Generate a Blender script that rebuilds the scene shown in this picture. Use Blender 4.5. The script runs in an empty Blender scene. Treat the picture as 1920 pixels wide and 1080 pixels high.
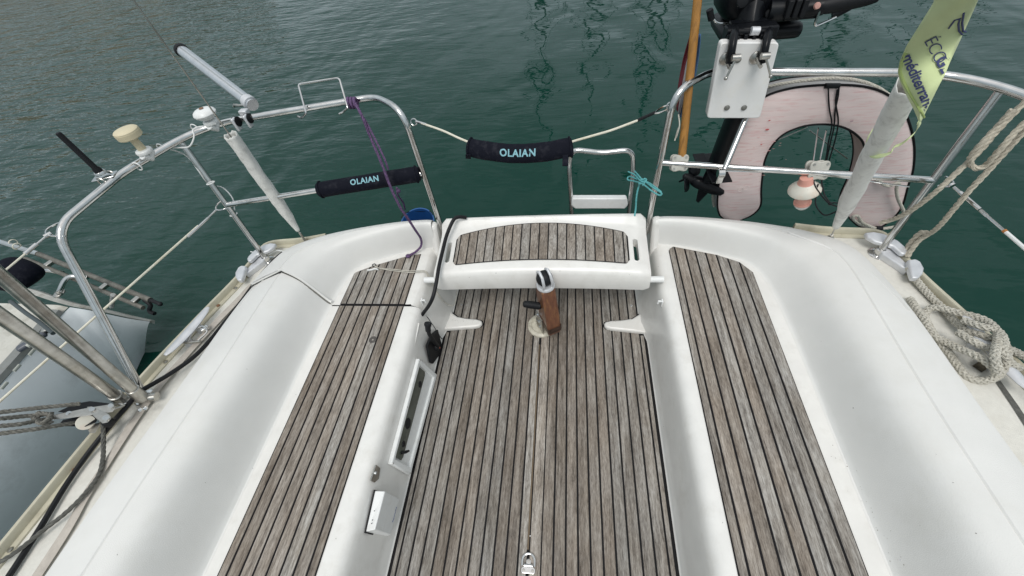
import bpy, bmesh, math, random
from mathutils import Vector, Matrix, noise
random.seed(7)
S = bpy.context.scene
COL = S.collection

# ------------------------------------------------------------------ camera
R_ = Vector((0.9892, 0.0924, -0.1139)); U_ = Vector((0.0002, 0.7758, 0.6310)); F_ = Vector((-0.1466, 0.6242, -0.7674))
F_.normalize(); R_ = (R_ - F_*R_.dot(F_)).normalized(); U_ = R_.cross(F_).normalized()
EYE = Vector((0.1405, 0.0, 1.635)); FP = 744.0
cam = bpy.data.cameras.new('camera'); camo = bpy.data.objects.new('camera', cam); COL.objects.link(camo)
cam.sensor_width = 36.0; cam.lens = FP/1920*36.0; cam.clip_start = 0.05; cam.clip_end = 2000
M = Matrix((R_, U_, -F_)).transposed().to_4x4(); M.translation = EYE
camo.matrix_world = M
S.camera = camo

# ------------------------------------------------------------------ world: overcast sky
w = bpy.data.worlds.new('World'); S.world = w; w.use_nodes = True
nt = w.node_tree; nt.nodes.clear()
def N(t, tree=None, **k):
    n = (tree or nt).nodes.new(t)
    for a, b in k.items(): setattr(n, a, b)
    return n
out = N('ShaderNodeOutputWorld'); bg = N('ShaderNodeBackground'); sky = N('ShaderNodeTexSky')
sky.sky_type = 'NISHITA'; sky.sun_disc = False; sky.sun_elevation = math.radians(60); sky.sun_rotation = math.radians(180)
sky.dust_density = 3.0
tc = N('ShaderNodeTexCoord'); sep = N('ShaderNodeSeparateXYZ'); nt.links.new(tc.outputs['Generated'], sep.inputs[0])
pw = N('ShaderNodeMath', operation='POWER'); pw.inputs[1].default_value = 2.4; pw.use_clamp = True; ab = N('ShaderNodeMath', operation='MAXIMUM'); ab.inputs[1].default_value = 0.0
nt.links.new(sep.outputs['Z'], ab.inputs[0]); nt.links.new(ab.outputs[0], pw.inputs[0])
rmp = N('ShaderNodeMapRange'); rmp.inputs['From Min'].default_value = 0.0; rmp.inputs['From Max'].default_value = 1.0
rmp.inputs['To Min'].default_value = 6.0; rmp.inputs['To Max'].default_value = 12.5
nt.links.new(pw.outputs[0], rmp.inputs['Value'])
cn = N('ShaderNodeTexNoise'); cn.inputs['Scale'].default_value = 3.2; cn.inputs['Detail'].default_value = 6; cn.inputs['Distortion'].default_value = .4
mp = N('ShaderNodeMapping'); mp.inputs['Scale'].default_value = (1, 1, 2.5); nt.links.new(tc.outputs['Generated'], mp.inputs[0]); nt.links.new(mp.outputs[0], cn.inputs['Vector'])
cr = N('ShaderNodeMapRange'); cr.inputs['From Min'].default_value = .3; cr.inputs['From Max'].default_value = .7; cr.inputs['To Min'].default_value = .66; cr.inputs['To Max'].default_value = 1.25
nt.links.new(cn.outputs['Fac'], cr.inputs['Value'])
ml = N('ShaderNodeMath', operation='MULTIPLY'); nt.links.new(rmp.outputs[0], ml.inputs[0]); nt.links.new(cr.outputs[0], ml.inputs[1])
tint = N('ShaderNodeMix', data_type='RGBA'); tint.inputs['A'].default_value = (.86, 1.0, 1.07, 1); tint.inputs['B'].default_value = (1.0, .99, .985, 1); nt.links.new(pw.outputs[0], tint.inputs['Factor'])
cc = N('ShaderNodeVectorMath', operation='SCALE'); nt.links.new(tint.outputs['Result'], cc.inputs[0]); nt.links.new(ml.outputs[0], cc.inputs['Scale'])
mx = N('ShaderNodeMix', data_type='RGBA'); mx.inputs['Factor'].default_value = .88
nt.links.new(sky.outputs[0], mx.inputs['A']); nt.links.new(cc.outputs[0], mx.inputs['B'])
nt.links.new(mx.outputs['Result'], bg.inputs['Color']); bg.inputs['Strength'].default_value = 0.082
nt.links.new(bg.outputs[0], out.inputs[0])
sun = bpy.data.lights.new('sun', 'SUN'); sun.energy = 1.5; sun.angle = math.radians(26); sun.color = (1, .975, .94)
suno = bpy.data.objects.new('sun', sun); COL.objects.link(suno)
suno.rotation_euler = (math.radians(90-60), 0, 0)
S.view_settings.view_transform = 'Standard'; S.view_settings.look = 'None'; S.view_settings.gamma = 1
S.view_settings.exposure = 0.22
try: S.view_settings.use_curve_mapping = False
except Exception: pass
S.render.engine = 'CYCLES'

# ------------------------------------------------------------------ measured sight lines: a point of the photo on a known plane of the boat
def _ray(x, y): return F_*FP + R_*(x-960) + U_*(540-y)
def PZ(x, y, z): d = _ray(x, y); return EYE + d*((z-EYE.z)/d.z)
def PY(x, y, Y): d = _ray(x, y); return EYE + d*((Y-EYE.y)/d.y)
def UPTO(b, x, y):
    """the point straight above b that the photo shows at (x, y)"""
    d = _ray(x, y).normalized(); best = None
    for k in range(1, 300):
        q = Vector(b)+Vector((0, 0, k*.002)); e = ((q-EYE)-d*(q-EYE).dot(d)).length
        if best is None or e < best[0]: best = (e, q)
    return best[1]
def PX(x, y, X): d = _ray(x, y); return EYE + d*((X-EYE.x)/d.x)

# ------------------------------------------------------------------ materials
MATS = {}
def mat(name, col, rough=.5, metal=0.0, spec=None, var=0.0, vscale=20, bump=0.0, bscale=200, stretch=(1,1,1), stain=None, sscale=6, samt=.3, coat=0, rnd=0.0, sheen=0):
    if name in MATS: return MATS[name]
    m = bpy.data.materials.new(name); m.use_nodes = True; t = m.node_tree; b = t.nodes['Principled BSDF']
    b.inputs['Roughness'].default_value = rough; b.inputs['Metallic'].default_value = metal
    if spec is not None: b.inputs['Specular IOR Level'].default_value = spec
    if coat: b.inputs['Coat Weight'].default_value = coat; b.inputs['Coat Roughness'].default_value = .15
    if sheen: b.inputs['Sheen Weight'].default_value = sheen
    tcn = N('ShaderNodeTexCoord', t); mpn = N('ShaderNodeMapping', t); mpn.inputs['Scale'].default_value = stretch
    t.links.new(tcn.outputs['Object'], mpn.inputs[0])
    cur = N('ShaderNodeRGB', t); cur.outputs[0].default_value = (*col, 1); o = cur.outputs[0]
    if var:
        n = N('ShaderNodeTexNoise', t); n.inputs['Scale'].default_value = vscale; n.inputs['Detail'].default_value = 5
        t.links.new(mpn.outputs[0], n.inputs['Vector'])
        r = N('ShaderNodeMapRange', t); r.inputs['From Min'].default_value = .3; r.inputs['From Max'].default_value = .7
        r.inputs['To Min'].default_value = 1-var; r.inputs['To Max'].default_value = 1+var*.6
        t.links.new(n.outputs['Fac'], r.inputs['Value'])
        v = N('ShaderNodeVectorMath', t, operation='SCALE'); t.links.new(o, v.inputs[0]); t.links.new(r.outputs[0], v.inputs['Scale']); o = v.outputs[0]
    if rnd:
        oi = N('ShaderNodeObjectInfo', t); r = N('ShaderNodeMapRange', t); r.inputs['To Min'].default_value = 1-rnd; r.inputs['To Max'].default_value = 1+rnd
        t.links.new(oi.outputs['Random'], r.inputs['Value'])
        v = N('ShaderNodeVectorMath', t, operation='SCALE'); t.links.new(o, v.inputs[0]); t.links.new(r.outputs[0], v.inputs['Scale']); o = v.outputs[0]
    if stain:
        n = N('ShaderNodeTexNoise', t); n.inputs['Scale'].default_value = sscale; n.inputs['Detail'].default_value = 8; n.inputs['Roughness'].default_value = .65
        t.links.new(mpn.outputs[0], n.inputs['Vector'])
        r = N('ShaderNodeMapRange', t); r.inputs['From Min'].default_value = .52; r.inputs['From Max'].default_value = .75; r.inputs['To Max'].default_value = samt
        t.links.new(n.outputs['Fac'], r.inputs['Value'])
        x = N('ShaderNodeMix', t, data_type='RGBA'); x.inputs['B'].default_value = (*stain, 1)
        t.links.new(r.outputs[0], x.inputs['Factor']); t.links.new(o, x.inputs['A']); o = x.outputs['Result']
    t.links.new(o, b.inputs['Base Color'])
    if bump:
        n = N('ShaderNodeTexNoise', t); n.inputs['Scale'].default_value = bscale; n.inputs['Detail'].default_value = 3
        t.links.new(mpn.outputs[0], n.inputs['Vector'])
        bn = N('ShaderNodeBump', t); bn.inputs['Strength'].default_value = bump; bn.inputs['Distance'].default_value = .002
        t.links.new(n.outputs['Fac'], bn.inputs['Height']); t.links.new(bn.outputs[0], b.inputs['Normal'])
    MATS[name] = m; return m

GEL = mat('gelcoat', (.715, .71, .685), .36, var=.035, vscale=9, bump=.3, bscale=520, stain=(.55, .53, .46), sscale=7, samt=.22)
GEL2 = mat('gelcoat_seat', (.735, .725, .695), .3, var=.05, vscale=14, bump=.08, bscale=300, stain=(.45, .42, .36), sscale=12, samt=.3)
DECK = mat('deck_nonskid', (.68, .665, .61), .7, var=.06, vscale=60, bump=.6, bscale=700, stain=(.48, .44, .36), sscale=14, samt=.3)
CREAM = mat('toe_rail_cream', (.52, .49, .38), .55, var=.15, vscale=12, stain=(.26, .22, .15), sscale=10, samt=.6, bump=.2)
HULLM = mat('hull_white', (.68, .69, .68), .3, var=.05)
CAULK = mat('caulk', (.007, .007, .008), .7, spec=.2)
STEEL = mat('stainless_steel', (.66, .66, .65), .13, 1.0, var=.12, vscale=25, stain=(.30, .26, .21), sscale=18, samt=.35)
STEELD = mat('dull_steel', (.50, .49, .46), .33, 1.0, var=.25, vscale=30, stain=(.20, .17, .13), sscale=20, samt=.6)
ALU = mat('cast_aluminium', (.66, .67, .69), .5, .45, var=.12, vscale=25, bump=.1)
RUB = mat('black_rubber', (.010, .011, .013), .55, var=.2, vscale=40, spec=.25)
BLK = mat('black_paint', (.005, .006, .008), .35, var=.3, vscale=30, spec=.25)
FAB = mat('black_fabric', (.005, .006, .012), .8, stain=(.045, .045, .055), sscale=30, samt=.5, bump=.8, bscale=60, spec=.15)
WPL = mat('white_plastic', (.76, .77, .76), .35, var=.04, vscale=30, stain=(.45, .42, .36), sscale=25, samt=.25)
CPL = mat('cream_plastic', (.62, .55, .38), .5, var=.07, vscale=20)
SLV = mat('white_sleeve', (.74, .735, .70), .6, var=.06, vscale=25, stain=(.16, .15, .13), sscale=30, samt=.5, bump=.5, bscale=45)
ROPEW = mat('rope_grey_white', (.50, .48, .42), .85, var=.25, vscale=120, stain=(.27, .24, .18), sscale=14, samt=.6)
ROPEB = mat('rope_beige_fuzzy', (.47, .43, .35), .9, var=.3, vscale=150)
ROPEG = mat('rope_dark_grey', (.10, .10, .09), .8, var=.4, vscale=90)
WIREW = mat('white_coated_wire', (.70, .67, .56), .45, var=.08, vscale=40, stain=(.45, .36, .16), sscale=15, samt=.5)
PURP = mat('purple_rope', (.115, .065, .15), .8, var=.5, vscale=160)
TURQ = mat('turquoise_twine', (.10, .36, .37), .7, var=.3, vscale=100)
BLUE = mat('blue_plastic', (.02, .10, .30), .35, var=.1)
PINK = mat('faded_pink_vinyl', (.82, .68, .66), .55, var=.06, vscale=10, stretch=(1.1, 1, 9), stain=(.62, .20, .20), sscale=11, samt=.55, bump=.15, bscale=80)
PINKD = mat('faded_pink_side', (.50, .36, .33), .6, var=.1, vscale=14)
GREYV = mat('grey_vinyl', (.33, .33, .33), .6, var=.1)
RUST = mat('brown_tarnish', (.20, .10, .05), .6, var=.3, vscale=60)
GLASS = mat('smoked_acrylic', (.075, .085, .07), .12, var=.35, vscale=9, spec=.6)
WOODF = mat('varnished_staff', (.42, .20, .045), .35, var=.3, vscale=8, stretch=(6, 6, 1), stain=(.12, .055, .02), sscale=14, samt=.7, coat=.3)
TILW = mat('varnished_tiller', (.15, .062, .034), .35, var=.35, vscale=16, stretch=(5, 5, 1), stain=(.30, .16, .05), sscale=14, samt=.7, coat=.3)
ORAN = mat('orange_plastic', (.72, .36, .29), .45, var=.12, vscale=30)
CREAMP = mat('milky_plastic', (.74, .71, .62), .4, var=.05, stain=(.65, .35, .2), sscale=12, samt=.4)
LIME = mat('lime_cloth', (.62, .70, .38), .85, var=.08, vscale=14, bump=.5, bscale=18, sheen=.1)
INK = mat('navy_print', (.05, .06, .16), .8)
TEALP = mat('pale_teal_print', (.22, .44, .50), .7)
NAVYP = mat('blue_print', (.05, .10, .35), .6)
FLB = mat('flag_blue', (.06, .13, .25), .85, var=.15); FLW = mat('flag_white', (.50, .49, .50), .85, var=.15); FLR = mat('flag_red', (.16, .02, .03), .85, var=.15)
NGREY = mat('neighbour_blue_grey_hull', (.70, .74, .76), .5, var=.08, vscale=5, stain=(.12, .115, .10), sscale=5, samt=.35, bump=.1)
NDECK = mat('neighbour_dirty_deck', (.55, .54, .49), .7, var=.12, vscale=10, stain=(.10, .09, .05), sscale=5, samt=.8, bump=.3)
TAPE = mat('webbing_beige', (.48, .44, .39), .9, var=.12, vscale=60, bump=.6, bscale=260)
STONE = mat('quay_stone', (.30, .25, .18), .9, var=.35, vscale=1.2, bump=.6, bscale=6)

def teak_mat(name, k=1.0, axis='Y'):
    m = bpy.data.materials.new(name); m.use_nodes = True; t = m.node_tree; b = t.nodes['Principled BSDF']
    b.inputs['Roughness'].default_value = .82; b.inputs['Specular IOR Level'].default_value = .25
    tcn = N('ShaderNodeTexCoord', t); oi = N('ShaderNodeObjectInfo', t)
    off = N('ShaderNodeVectorMath', t, operation='SCALE'); off.inputs[0].default_value = (17.3, 91.7, 43.1); t.links.new(oi.outputs['Random'], off.inputs['Scale'])
    ad = N('ShaderNodeVectorMath', t, operation='ADD'); t.links.new(tcn.outputs['Object'], ad.inputs[0]); t.links.new(off.outputs[0], ad.inputs[1])
    def noi(scale, detail, st, rough=.6, dist=0):
        mpn = N('ShaderNodeMapping', t); mpn.inputs['Scale'].default_value = st; t.links.new(ad.outputs[0], mpn.inputs[0])
        n = N('ShaderNodeTexNoise', t); n.inputs['Scale'].default_value = scale; n.inputs['Detail'].default_value = detail; n.inputs['Roughness'].default_value = rough; n.inputs['Distortion'].default_value = dist
        t.links.new(mpn.outputs[0], n.inputs['Vector']); return n.outputs['Fac']
    fine = noi(330, 4, (1, .13, 1), .75); grain = noi(75, 5, (1, .07, 1), .65, .6); blot = noi(9, 5, (1.5, .7, 1), .65); pore = noi(420, 2, (1, .12, 1), .5)
    mixf = N('ShaderNodeMath', t, operation='MULTIPLY_ADD'); t.links.new(fine, mixf.inputs[0]); mixf.inputs[1].default_value = .5
    g2 = N('ShaderNodeMath', t, operation='MULTIPLY'); t.links.new(grain, g2.inputs[0]); g2.inputs[1].default_value = .5; t.links.new(g2.outputs[0], mixf.inputs[2])
    ramp = N('ShaderNodeValToRGB', t); e = ramp.color_ramp.elements
    e[0].position = .36; e[0].color = (.092*k, .081*k, .071*k, 1); e[1].position = .64; e[1].color = (.45*k, .43*k, .40*k, 1)
    x = e.new(.5); x.color = (.262*k, .242*k, .220*k, 1)
    t.links.new(mixf.outputs[0], ramp.inputs[0])
    # brownish or silvery blotches
    r = N('ShaderNodeMapRange', t); r.inputs['From Min'].default_value = .35; r.inputs['From Max'].default_value = .68; t.links.new(blot, r.inputs['Value'])
    bm_ = N('ShaderNodeMix', t, data_type='RGBA', blend_type='MULTIPLY'); bm_.inputs['Factor'].default_value = 1
    c2 = N('ShaderNodeMix', t, data_type='RGBA'); c2.inputs['A'].default_value = (.88, .835, .785, 1); c2.inputs['B'].default_value = (1.08, 1.09, 1.10, 1)
    t.links.new(r.outputs[0], c2.inputs['Factor']); t.links.new(ramp.outputs[0], bm_.inputs['A']); t.links.new(c2.outputs['Result'], bm_.inputs['B'])
    # every plank its own tone
    c3 = N('ShaderNodeValToRGB', t); q = c3.color_ramp.elements; q[0].color = (.80, .76, .72, 1); q[1].color = (1.16, 1.16, 1.15, 1)
    z = q.new(.35); z.color = (1.0, .955, .91, 1); z = q.new(.65); z.color = (.93, .95, .96, 1)
    t.links.new(oi.outputs['Random'], c3.inputs[0])
    b3 = N('ShaderNodeMix', t, data_type='RGBA', blend_type='MULTIPLY'); b3.inputs['Factor'].default_value = 1
    t.links.new(bm_.outputs['Result'], b3.inputs['A']); t.links.new(c3.outputs[0], b3.inputs['B'])
    # dark pores
    pr = N('ShaderNodeMapRange', t); pr.inputs['From Min'].default_value = .70; pr.inputs['From Max'].default_value = .82; t.links.new(pore, pr.inputs['Value'])
    b4 = N('ShaderNodeMix', t, data_type='RGBA'); b4.inputs['B'].default_value = (.05*k, .04*k, .033*k, 1); t.links.new(pr.outputs[0], b4.inputs['Factor']); t.links.new(b3.outputs['Result'], b4.inputs['A'])
    t.links.new(b4.outputs['Result'], b.inputs['Base Color'])
    bn = N('ShaderNodeBump', t); bn.inputs['Strength'].default_value = .5; bn.inputs['Distance'].default_value = .0012; t.links.new(mixf.outputs[0], bn.inputs['Height']); t.links.new(bn.outputs[0], b.inputs['Normal'])
    return m
TEAK = teak_mat('weathered_teak', .98); TEAKS = teak_mat('weathered_teak_sole', .86); TEAKC = teak_mat('pale_teak', 1.12)

def water_mat():
    m = bpy.data.materials.new('harbour_water'); m.use_nodes = True; t = m.node_tree; b = t.nodes['Principled BSDF']
    b.inputs['Base Color'].default_value = (.0005, .030, .020, 1); b.inputs['Roughness'].default_value = .03; b.inputs['IOR'].default_value = 1.333
    tcn = N('ShaderNodeTexCoord', t)
    def noi(scale, detail, rot, st, dist=0.0, rough=.5):
        mpn = N('ShaderNodeMapping', t); mpn.inputs['Rotation'].default_value = (0, 0, math.radians(rot)); mpn.inputs['Scale'].default_value = st; t.links.new(tcn.outputs['Object'], mpn.inputs[0])
        n = N('ShaderNodeTexNoise', t); n.inputs['Scale'].default_value = scale; n.inputs['Detail'].default_value = detail; n.inputs['Distortion'].default_value = dist; n.inputs['Roughness'].default_value = rough
        t.links.new(mpn.outputs[0], n.inputs['Vector']); return n.outputs['Fac']
    sw = noi(1.1, 2, 20, (1, .6, 1), .3); rp = noi(2.5, 3, 35, (.5, 1.5, 1), .5, .5); fn = noi(8, 2, 32, (.5, 1.5, 1), .3)
    sp = N('ShaderNodeSeparateXYZ', t); t.links.new(tcn.outputs['Object'], sp.inputs[0])
    wind = N('ShaderNodeMapRange', t); wind.inputs['From Min'].default_value = -1.0; wind.inputs['From Max'].default_value = -9.0; wind.inputs['To Min'].default_value = .12; wind.inputs['To Max'].default_value = 1.0
    t.links.new(sp.outputs['X'], wind.inputs['Value'])
    def mul(a, bb):
        n = N('ShaderNodeMath', t, operation='MULTIPLY')
        for i, q in enumerate((a, bb)):
            if isinstance(q, (int, float)): n.inputs[i].default_value = q
            else: t.links.new(q, n.inputs[i])
        return n.outputs[0]
    def add(a, bb):
        n = N('ShaderNodeMath', t, operation='ADD'); t.links.new(a, n.inputs[0]); t.links.new(bb, n.inputs[1]); return n.outputs[0]
    h = add(mul(sw, 1.0), add(mul(mul(rp, wind.outputs[0]), 1.0), mul(mul(fn, wind.outputs[0]), .34)))
    bn = N('ShaderNodeBump', t); bn.inputs['Strength'].default_value = 1.0; bn.inputs['Distance'].default_value = .085; t.links.new(h, bn.inputs['Height']); t.links.new(bn.outputs[0], b.inputs['Normal'])
    return m
WATER = water_mat()

# ------------------------------------------------------------------ mesh builder
def cat(pts, n=8, closed=False):
    P = [Vector(p) for p in pts]; r = []
    m = len(P)
    if m < 3 and not closed: return P
    rng = range(m if closed else m-1)
    for i in rng:
        p0 = P[(i-1) % m] if closed or i > 0 else P[0]*2-P[1]
        p1 = P[i]; p2 = P[(i+1) % m]
        p3 = P[(i+2) % m] if closed or i+2 < m else P[-1]*2-P[-2]
        for k in range(n):
            t = k/n
            r.append(.5*((2*p1)+(-p0+p2)*t+(2*p0-5*p1+4*p2-p3)*t*t+(-p0+3*p1-3*p2+p3)*t**3))
    if not closed: r.append(P[-1])
    return r
def fillet(pts, rad, n=6):
    """polyline with rounded corners, like a bent tube"""
    P = [Vector(p) for p in pts]; r = [P[0]]
    for i in range(1, len(P)-1):
        rr = rad[i-1] if isinstance(rad, (list, tuple)) else rad
        a = (P[i-1]-P[i]); c = (P[i+1]-P[i]); la, lc = a.length, c.length
        rr = min(rr, la*.49, lc*.49); A = P[i]+a.normalized()*rr; B = P[i]+c.normalized()*rr
        for k in range(n+1):
            t = k/n; r.append(A*(1-t)**2+P[i]*2*t*(1-t)+B*t*t)
    r.append(P[-1]); return r
def frames(path):
    T = []
    for i in range(len(path)):
        a = path[max(0, i-1)]; b = path[min(len(path)-1, i+1)]; d = (b-a)
        T.append(d.normalized() if d.length > 1e-9 else Vector((0, 0, 1)))
    up = Vector((0, 0, 1)) if abs(T[0].z) < .9 else Vector((1, 0, 0))
    n = (up-T[0]*up.dot(T[0])).normalized(); out_ = []
    for t in T:
        n = (n-t*n.dot(t))
        n = n.normalized() if n.length > 1e-6 else t.orthogonal().normalized()
        out_.append((n.copy(), t.cross(n).normalized(), t))
    return out_
class G:
    def __init__(s): s.v = []; s.f = []
    def add(s, vs, fs):
        o = len(s.v); s.v += [Vector(q) for q in vs]; s.f += [tuple(i+o for i in q) for q in fs]; return s
    def tube(s, path, r, seg=12, cap=True, closed=False, flat=None):
        path = [Vector(q) for q in path]; L = len(path); fr = frames(path); vs = []; fs = []
        for i, q in enumerate(path):
            rr = r[i] if isinstance(r, (list, tuple)) else r
            for k in range(seg):
                a = 2*math.pi*k/seg; ry = rr*(flat if flat else 1)
                vs.append(q+fr[i][0]*math.cos(a)*rr+fr[i][1]*math.sin(a)*ry)
        for i in range(L-1 if not closed else L):
            j = (i+1) % L
            for k in range(seg):
                l = (k+1) % seg; fs.append((i*seg+k, i*seg+l, j*seg+l, j*seg+k))
        if cap and not closed:
            fs.append(tuple(range(seg-1, -1, -1))); fs.append(tuple((L-1)*seg+k for k in range(seg)))
        return s.add(vs, fs)
    def box(s, c, size, rot=None):
        c = Vector(c); hx, hy, hz = (q/2 for q in size); R = rot or Matrix.Identity(3)
        vs = [c+R@Vector((x*hx, y*hy, z*hz)) for x in (-1, 1) for y in (-1, 1) for z in (-1, 1)]
        return s.add(vs, [(0, 1, 3, 2), (4, 6, 7, 5), (0, 4, 5, 1), (2, 3, 7, 6), (0, 2, 6, 4), (1, 5, 7, 3)])
    def prism(s, poly, z0, z1, fn=None):
        """poly of 2D points; fn maps (x,y,z) to a world point"""
        f_ = fn or (lambda x, y, z: Vector((x, y, z))); n = len(poly)
        vs = [f_(x, y, z0) for x, y in poly]+[f_(x, y, z1) for x, y in poly]
        fs = [tuple(range(n-1, -1, -1)), tuple(range(n, 2*n))]+[(i, (i+1) % n, n+(i+1) % n, n+i) for i in range(n)]
        return s.add(vs, fs)
    def lathe(s, prof, base, axis, seg=24):
        base = Vector(base); ax = Vector(axis).normalized(); n = ax.orthogonal().normalized(); b = ax.cross(n)
        vs = []; fs = []; m = len(prof)
        for (r, h) in prof:
            for k in range(seg):
                a = 2*math.pi*k/seg; vs.append(base+ax*h+(n*math.cos(a)+b*math.sin(a))*max(r, 1e-5))
        for i in range(m-1):
            for k in range(seg):
                l = (k+1) % seg; fs.append((i*seg+k, i*seg+l, (i+1)*seg+l, (i+1)*seg+k))
        fs.append(tuple(range(seg-1, -1, -1))); fs.append(tuple((m-1)*seg+k for k in range(seg)))
        return s.add(vs, fs)
    def ball(s, c, r, sc=(1, 1, 1), seg=16, rings=10, rot=None):
        c = Vector(c); R = rot or Matrix.Identity(3); vs = []; fs = []
        for i in range(rings+1):
            th = math.pi*i/rings
            for k in range(seg):
                a = 2*math.pi*k/seg; vs.append(c+R@Vector((r*sc[0]*math.sin(th)*math.cos(a), r*sc[1]*math.sin(th)*math.sin(a), r*sc[2]*math.cos(th))))
        for i in range(rings):
            for k in range(seg):
                l = (k+1) % seg; fs.append((i*seg+k, i*seg+l, (i+1)*seg+l, (i+1)*seg+k))
        return s.add(vs, fs)
    def grid(s, rows, thick=None, closed=False):
        n = len(rows[0]); vs = [q for r in rows for q in r]; fs = []
        for i in range(len(rows)-1):
            for k in range(n if closed else n-1):
                l = (k+1) % n; fs.append((i*n+k, i*n+l, (i+1)*n+l, (i+1)*n+k))
        return s.add(vs, fs)
    def rope(s, path, R, pitch=None, strands=3, seg=5, fuzz=0):
        """laid rope: helical strands"""
        path = [Vector(q) for q in path]; res = resample(path, max(R*.55, .003)); fr = frames(res); pitch = pitch or R*7
        d = 0; ang = [0]
        for i in range(1, len(res)): d += (res[i]-res[i-1]).length; ang.append(d/pitch*2*math.pi)
        rs = R*(.56 if strands == 3 else .5); ro = R-rs
        for j in range(strands):
            pp = [res[i]+(fr[i][0]*math.cos(ang[i]+2*math.pi*j/strands)+fr[i][1]*math.sin(ang[i]+2*math.pi*j/strands))*ro for i in range(len(res))]
            s.tube(pp, rs, seg)
        return s
    def braid(s, path, R, pitch=None, n=4, seg=5):
        """plaited rope: two opposed sets of strands weaving over and under"""
        path = [Vector(q) for q in path]; res = resample(path, R*.30); fr = frames(res); pitch = pitch or R*5.2
        d = 0; ang = [0]
        for i in range(1, len(res)): d += (res[i]-res[i-1]).length; ang.append(d/pitch*2*math.pi)
        for sgn in (-1, 1):
            for j in range(n):
                pp = []
                for i in range(len(res)):
                    a = sgn*ang[i]+2*math.pi*j/n
                    ro = R*(.70+sgn*.14*math.cos(n*ang[i]))
                    pp.append(res[i]+(fr[i][0]*math.cos(a)+fr[i][1]*math.sin(a))*ro)
                s.tube(pp, R*.34, seg)
        s.tube(res[::2], R*.62, 8)
        return s
def resample(path, step):
    out_ = [path[0]]; acc = 0
    for i in range(1, len(path)):
        a = path[i-1]; b = path[i]; L = (b-a).length
        if L < 1e-9: continue
        t = step-acc
        while t <= L: out_.append(a+(b-a)*(t/L)); t += step
        acc = (acc+L) % step
    if (out_[-1]-path[-1]).length > step*.3: out_.append(path[-1])
    return out_

def thing(name, label, category, loc, group=None):
    o = bpy.data.objects.new(name, None); COL.objects.link(o); o.location = loc; o.empty_display_size = .1
    o['label'] = label; o['category'] = category
    if group: o['group'] = group
    o['_w'] = tuple(loc); return o
def wpos(o): return Vector(o['_w'])
def build(name, g, m, parent=None, label=None, smooth=True, bevel=0, origin=None, category=None, group=None, kind=None, sub=0, ang=40):
    c = Vector(origin) if origin is not None else sum(g.v, Vector())/len(g.v)
    me = bpy.data.meshes.new(name); me.from_pydata([tuple(q-c) for q in g.v], [], g.f); me.materials.append(m)
    bm = bmesh.new(); bm.from_mesh(me); bmesh.ops.recalc_face_normals(bm, faces=bm.faces); bm.to_mesh(me); bm.free()
    if smooth:
        for p in me.polygons: p.use_smooth = True
        me.set_sharp_from_angle(angle=math.radians(ang))
    o = bpy.data.objects.new(name, me); COL.objects.link(o)
    if parent is not None: o.parent = parent; o.location = c-wpos(parent)
    else: o.location = c
    o['_w'] = tuple(c)
    if label: o['label'] = label
    if category: o['category'] = category
    if group: o['group'] = group
    if kind: o['kind'] = kind
    if bevel:
        b = o.modifiers.new('bevel', 'BEVEL'); b.width = bevel; b.segments = 2; b.limit_method = 'ANGLE'; b.angle_limit = math.radians(35)
    if sub:
        b = o.modifiers.new('sub', 'SUBSURF'); b.levels = sub; b.render_levels = sub
    return o
def single(name, g, m, label, category, **k): return build(name, g, m, None, label=label, category=category, **k)
def text_geo(txt, size, bold=0.0, spacing=1.0, res=3):
    cu = bpy.data.curves.new('t', 'FONT'); cu.body = txt; cu.size = size; cu.align_x = 'CENTER'; cu.align_y = 'CENTER'; cu.offset = bold; cu.space_character = spacing; cu.resolution_u = res
    ob = bpy.data.objects.new('t', cu); COL.objects.link(ob); dg = bpy.context.evaluated_depsgraph_get(); dg.update()
    me = ob.evaluated_get(dg).to_mesh(); vs = [v.co.copy() for v in me.vertices]; fs = [tuple(p.vertices) for p in me.polygons]
    ob.evaluated_get(dg).to_mesh_clear(); COL.objects.unlink(ob); bpy.data.objects.remove(ob); bpy.data.curves.remove(cu)
    return vs, fs
def basis(zaxis, xhint):
    z = Vector(zaxis).normalized(); x = Vector(xhint); x = (x-z*x.dot(z)).normalized(); y = z.cross(x)
    return Matrix((x, y, z)).transposed()

# ------------------------------------------------------------------ setting: water, far quay
def build_setting():
    g = G(); g.add([(-400, -400, 0), (400, -400, 0), (400, 400, 0), (-400, 400, 0)], [(0, 1, 2, 3)])
    o = build('water', g, WATER, kind='structure', smooth=False, origin=(0, 0, 0)); o.location = (0, 0, -.6)
    g = G(); g.prism([(-70, 20), (-36, 40), (-34, 52), (-70, 52)], -1.2, 1.6)
    build('quay', g, STONE, kind='structure', smooth=False)
build_setting()

# ------------------------------------------------------------------ the sailing boat we stand in
SEAT = .277
boat = thing('sailing_boat', 'white sailing boat whose teak-laid open cockpit fills the lower half of the photo', 'sailboat', (0, .4, 0))

def interp_list(lst, n):
    return cat(lst, n)
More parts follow.
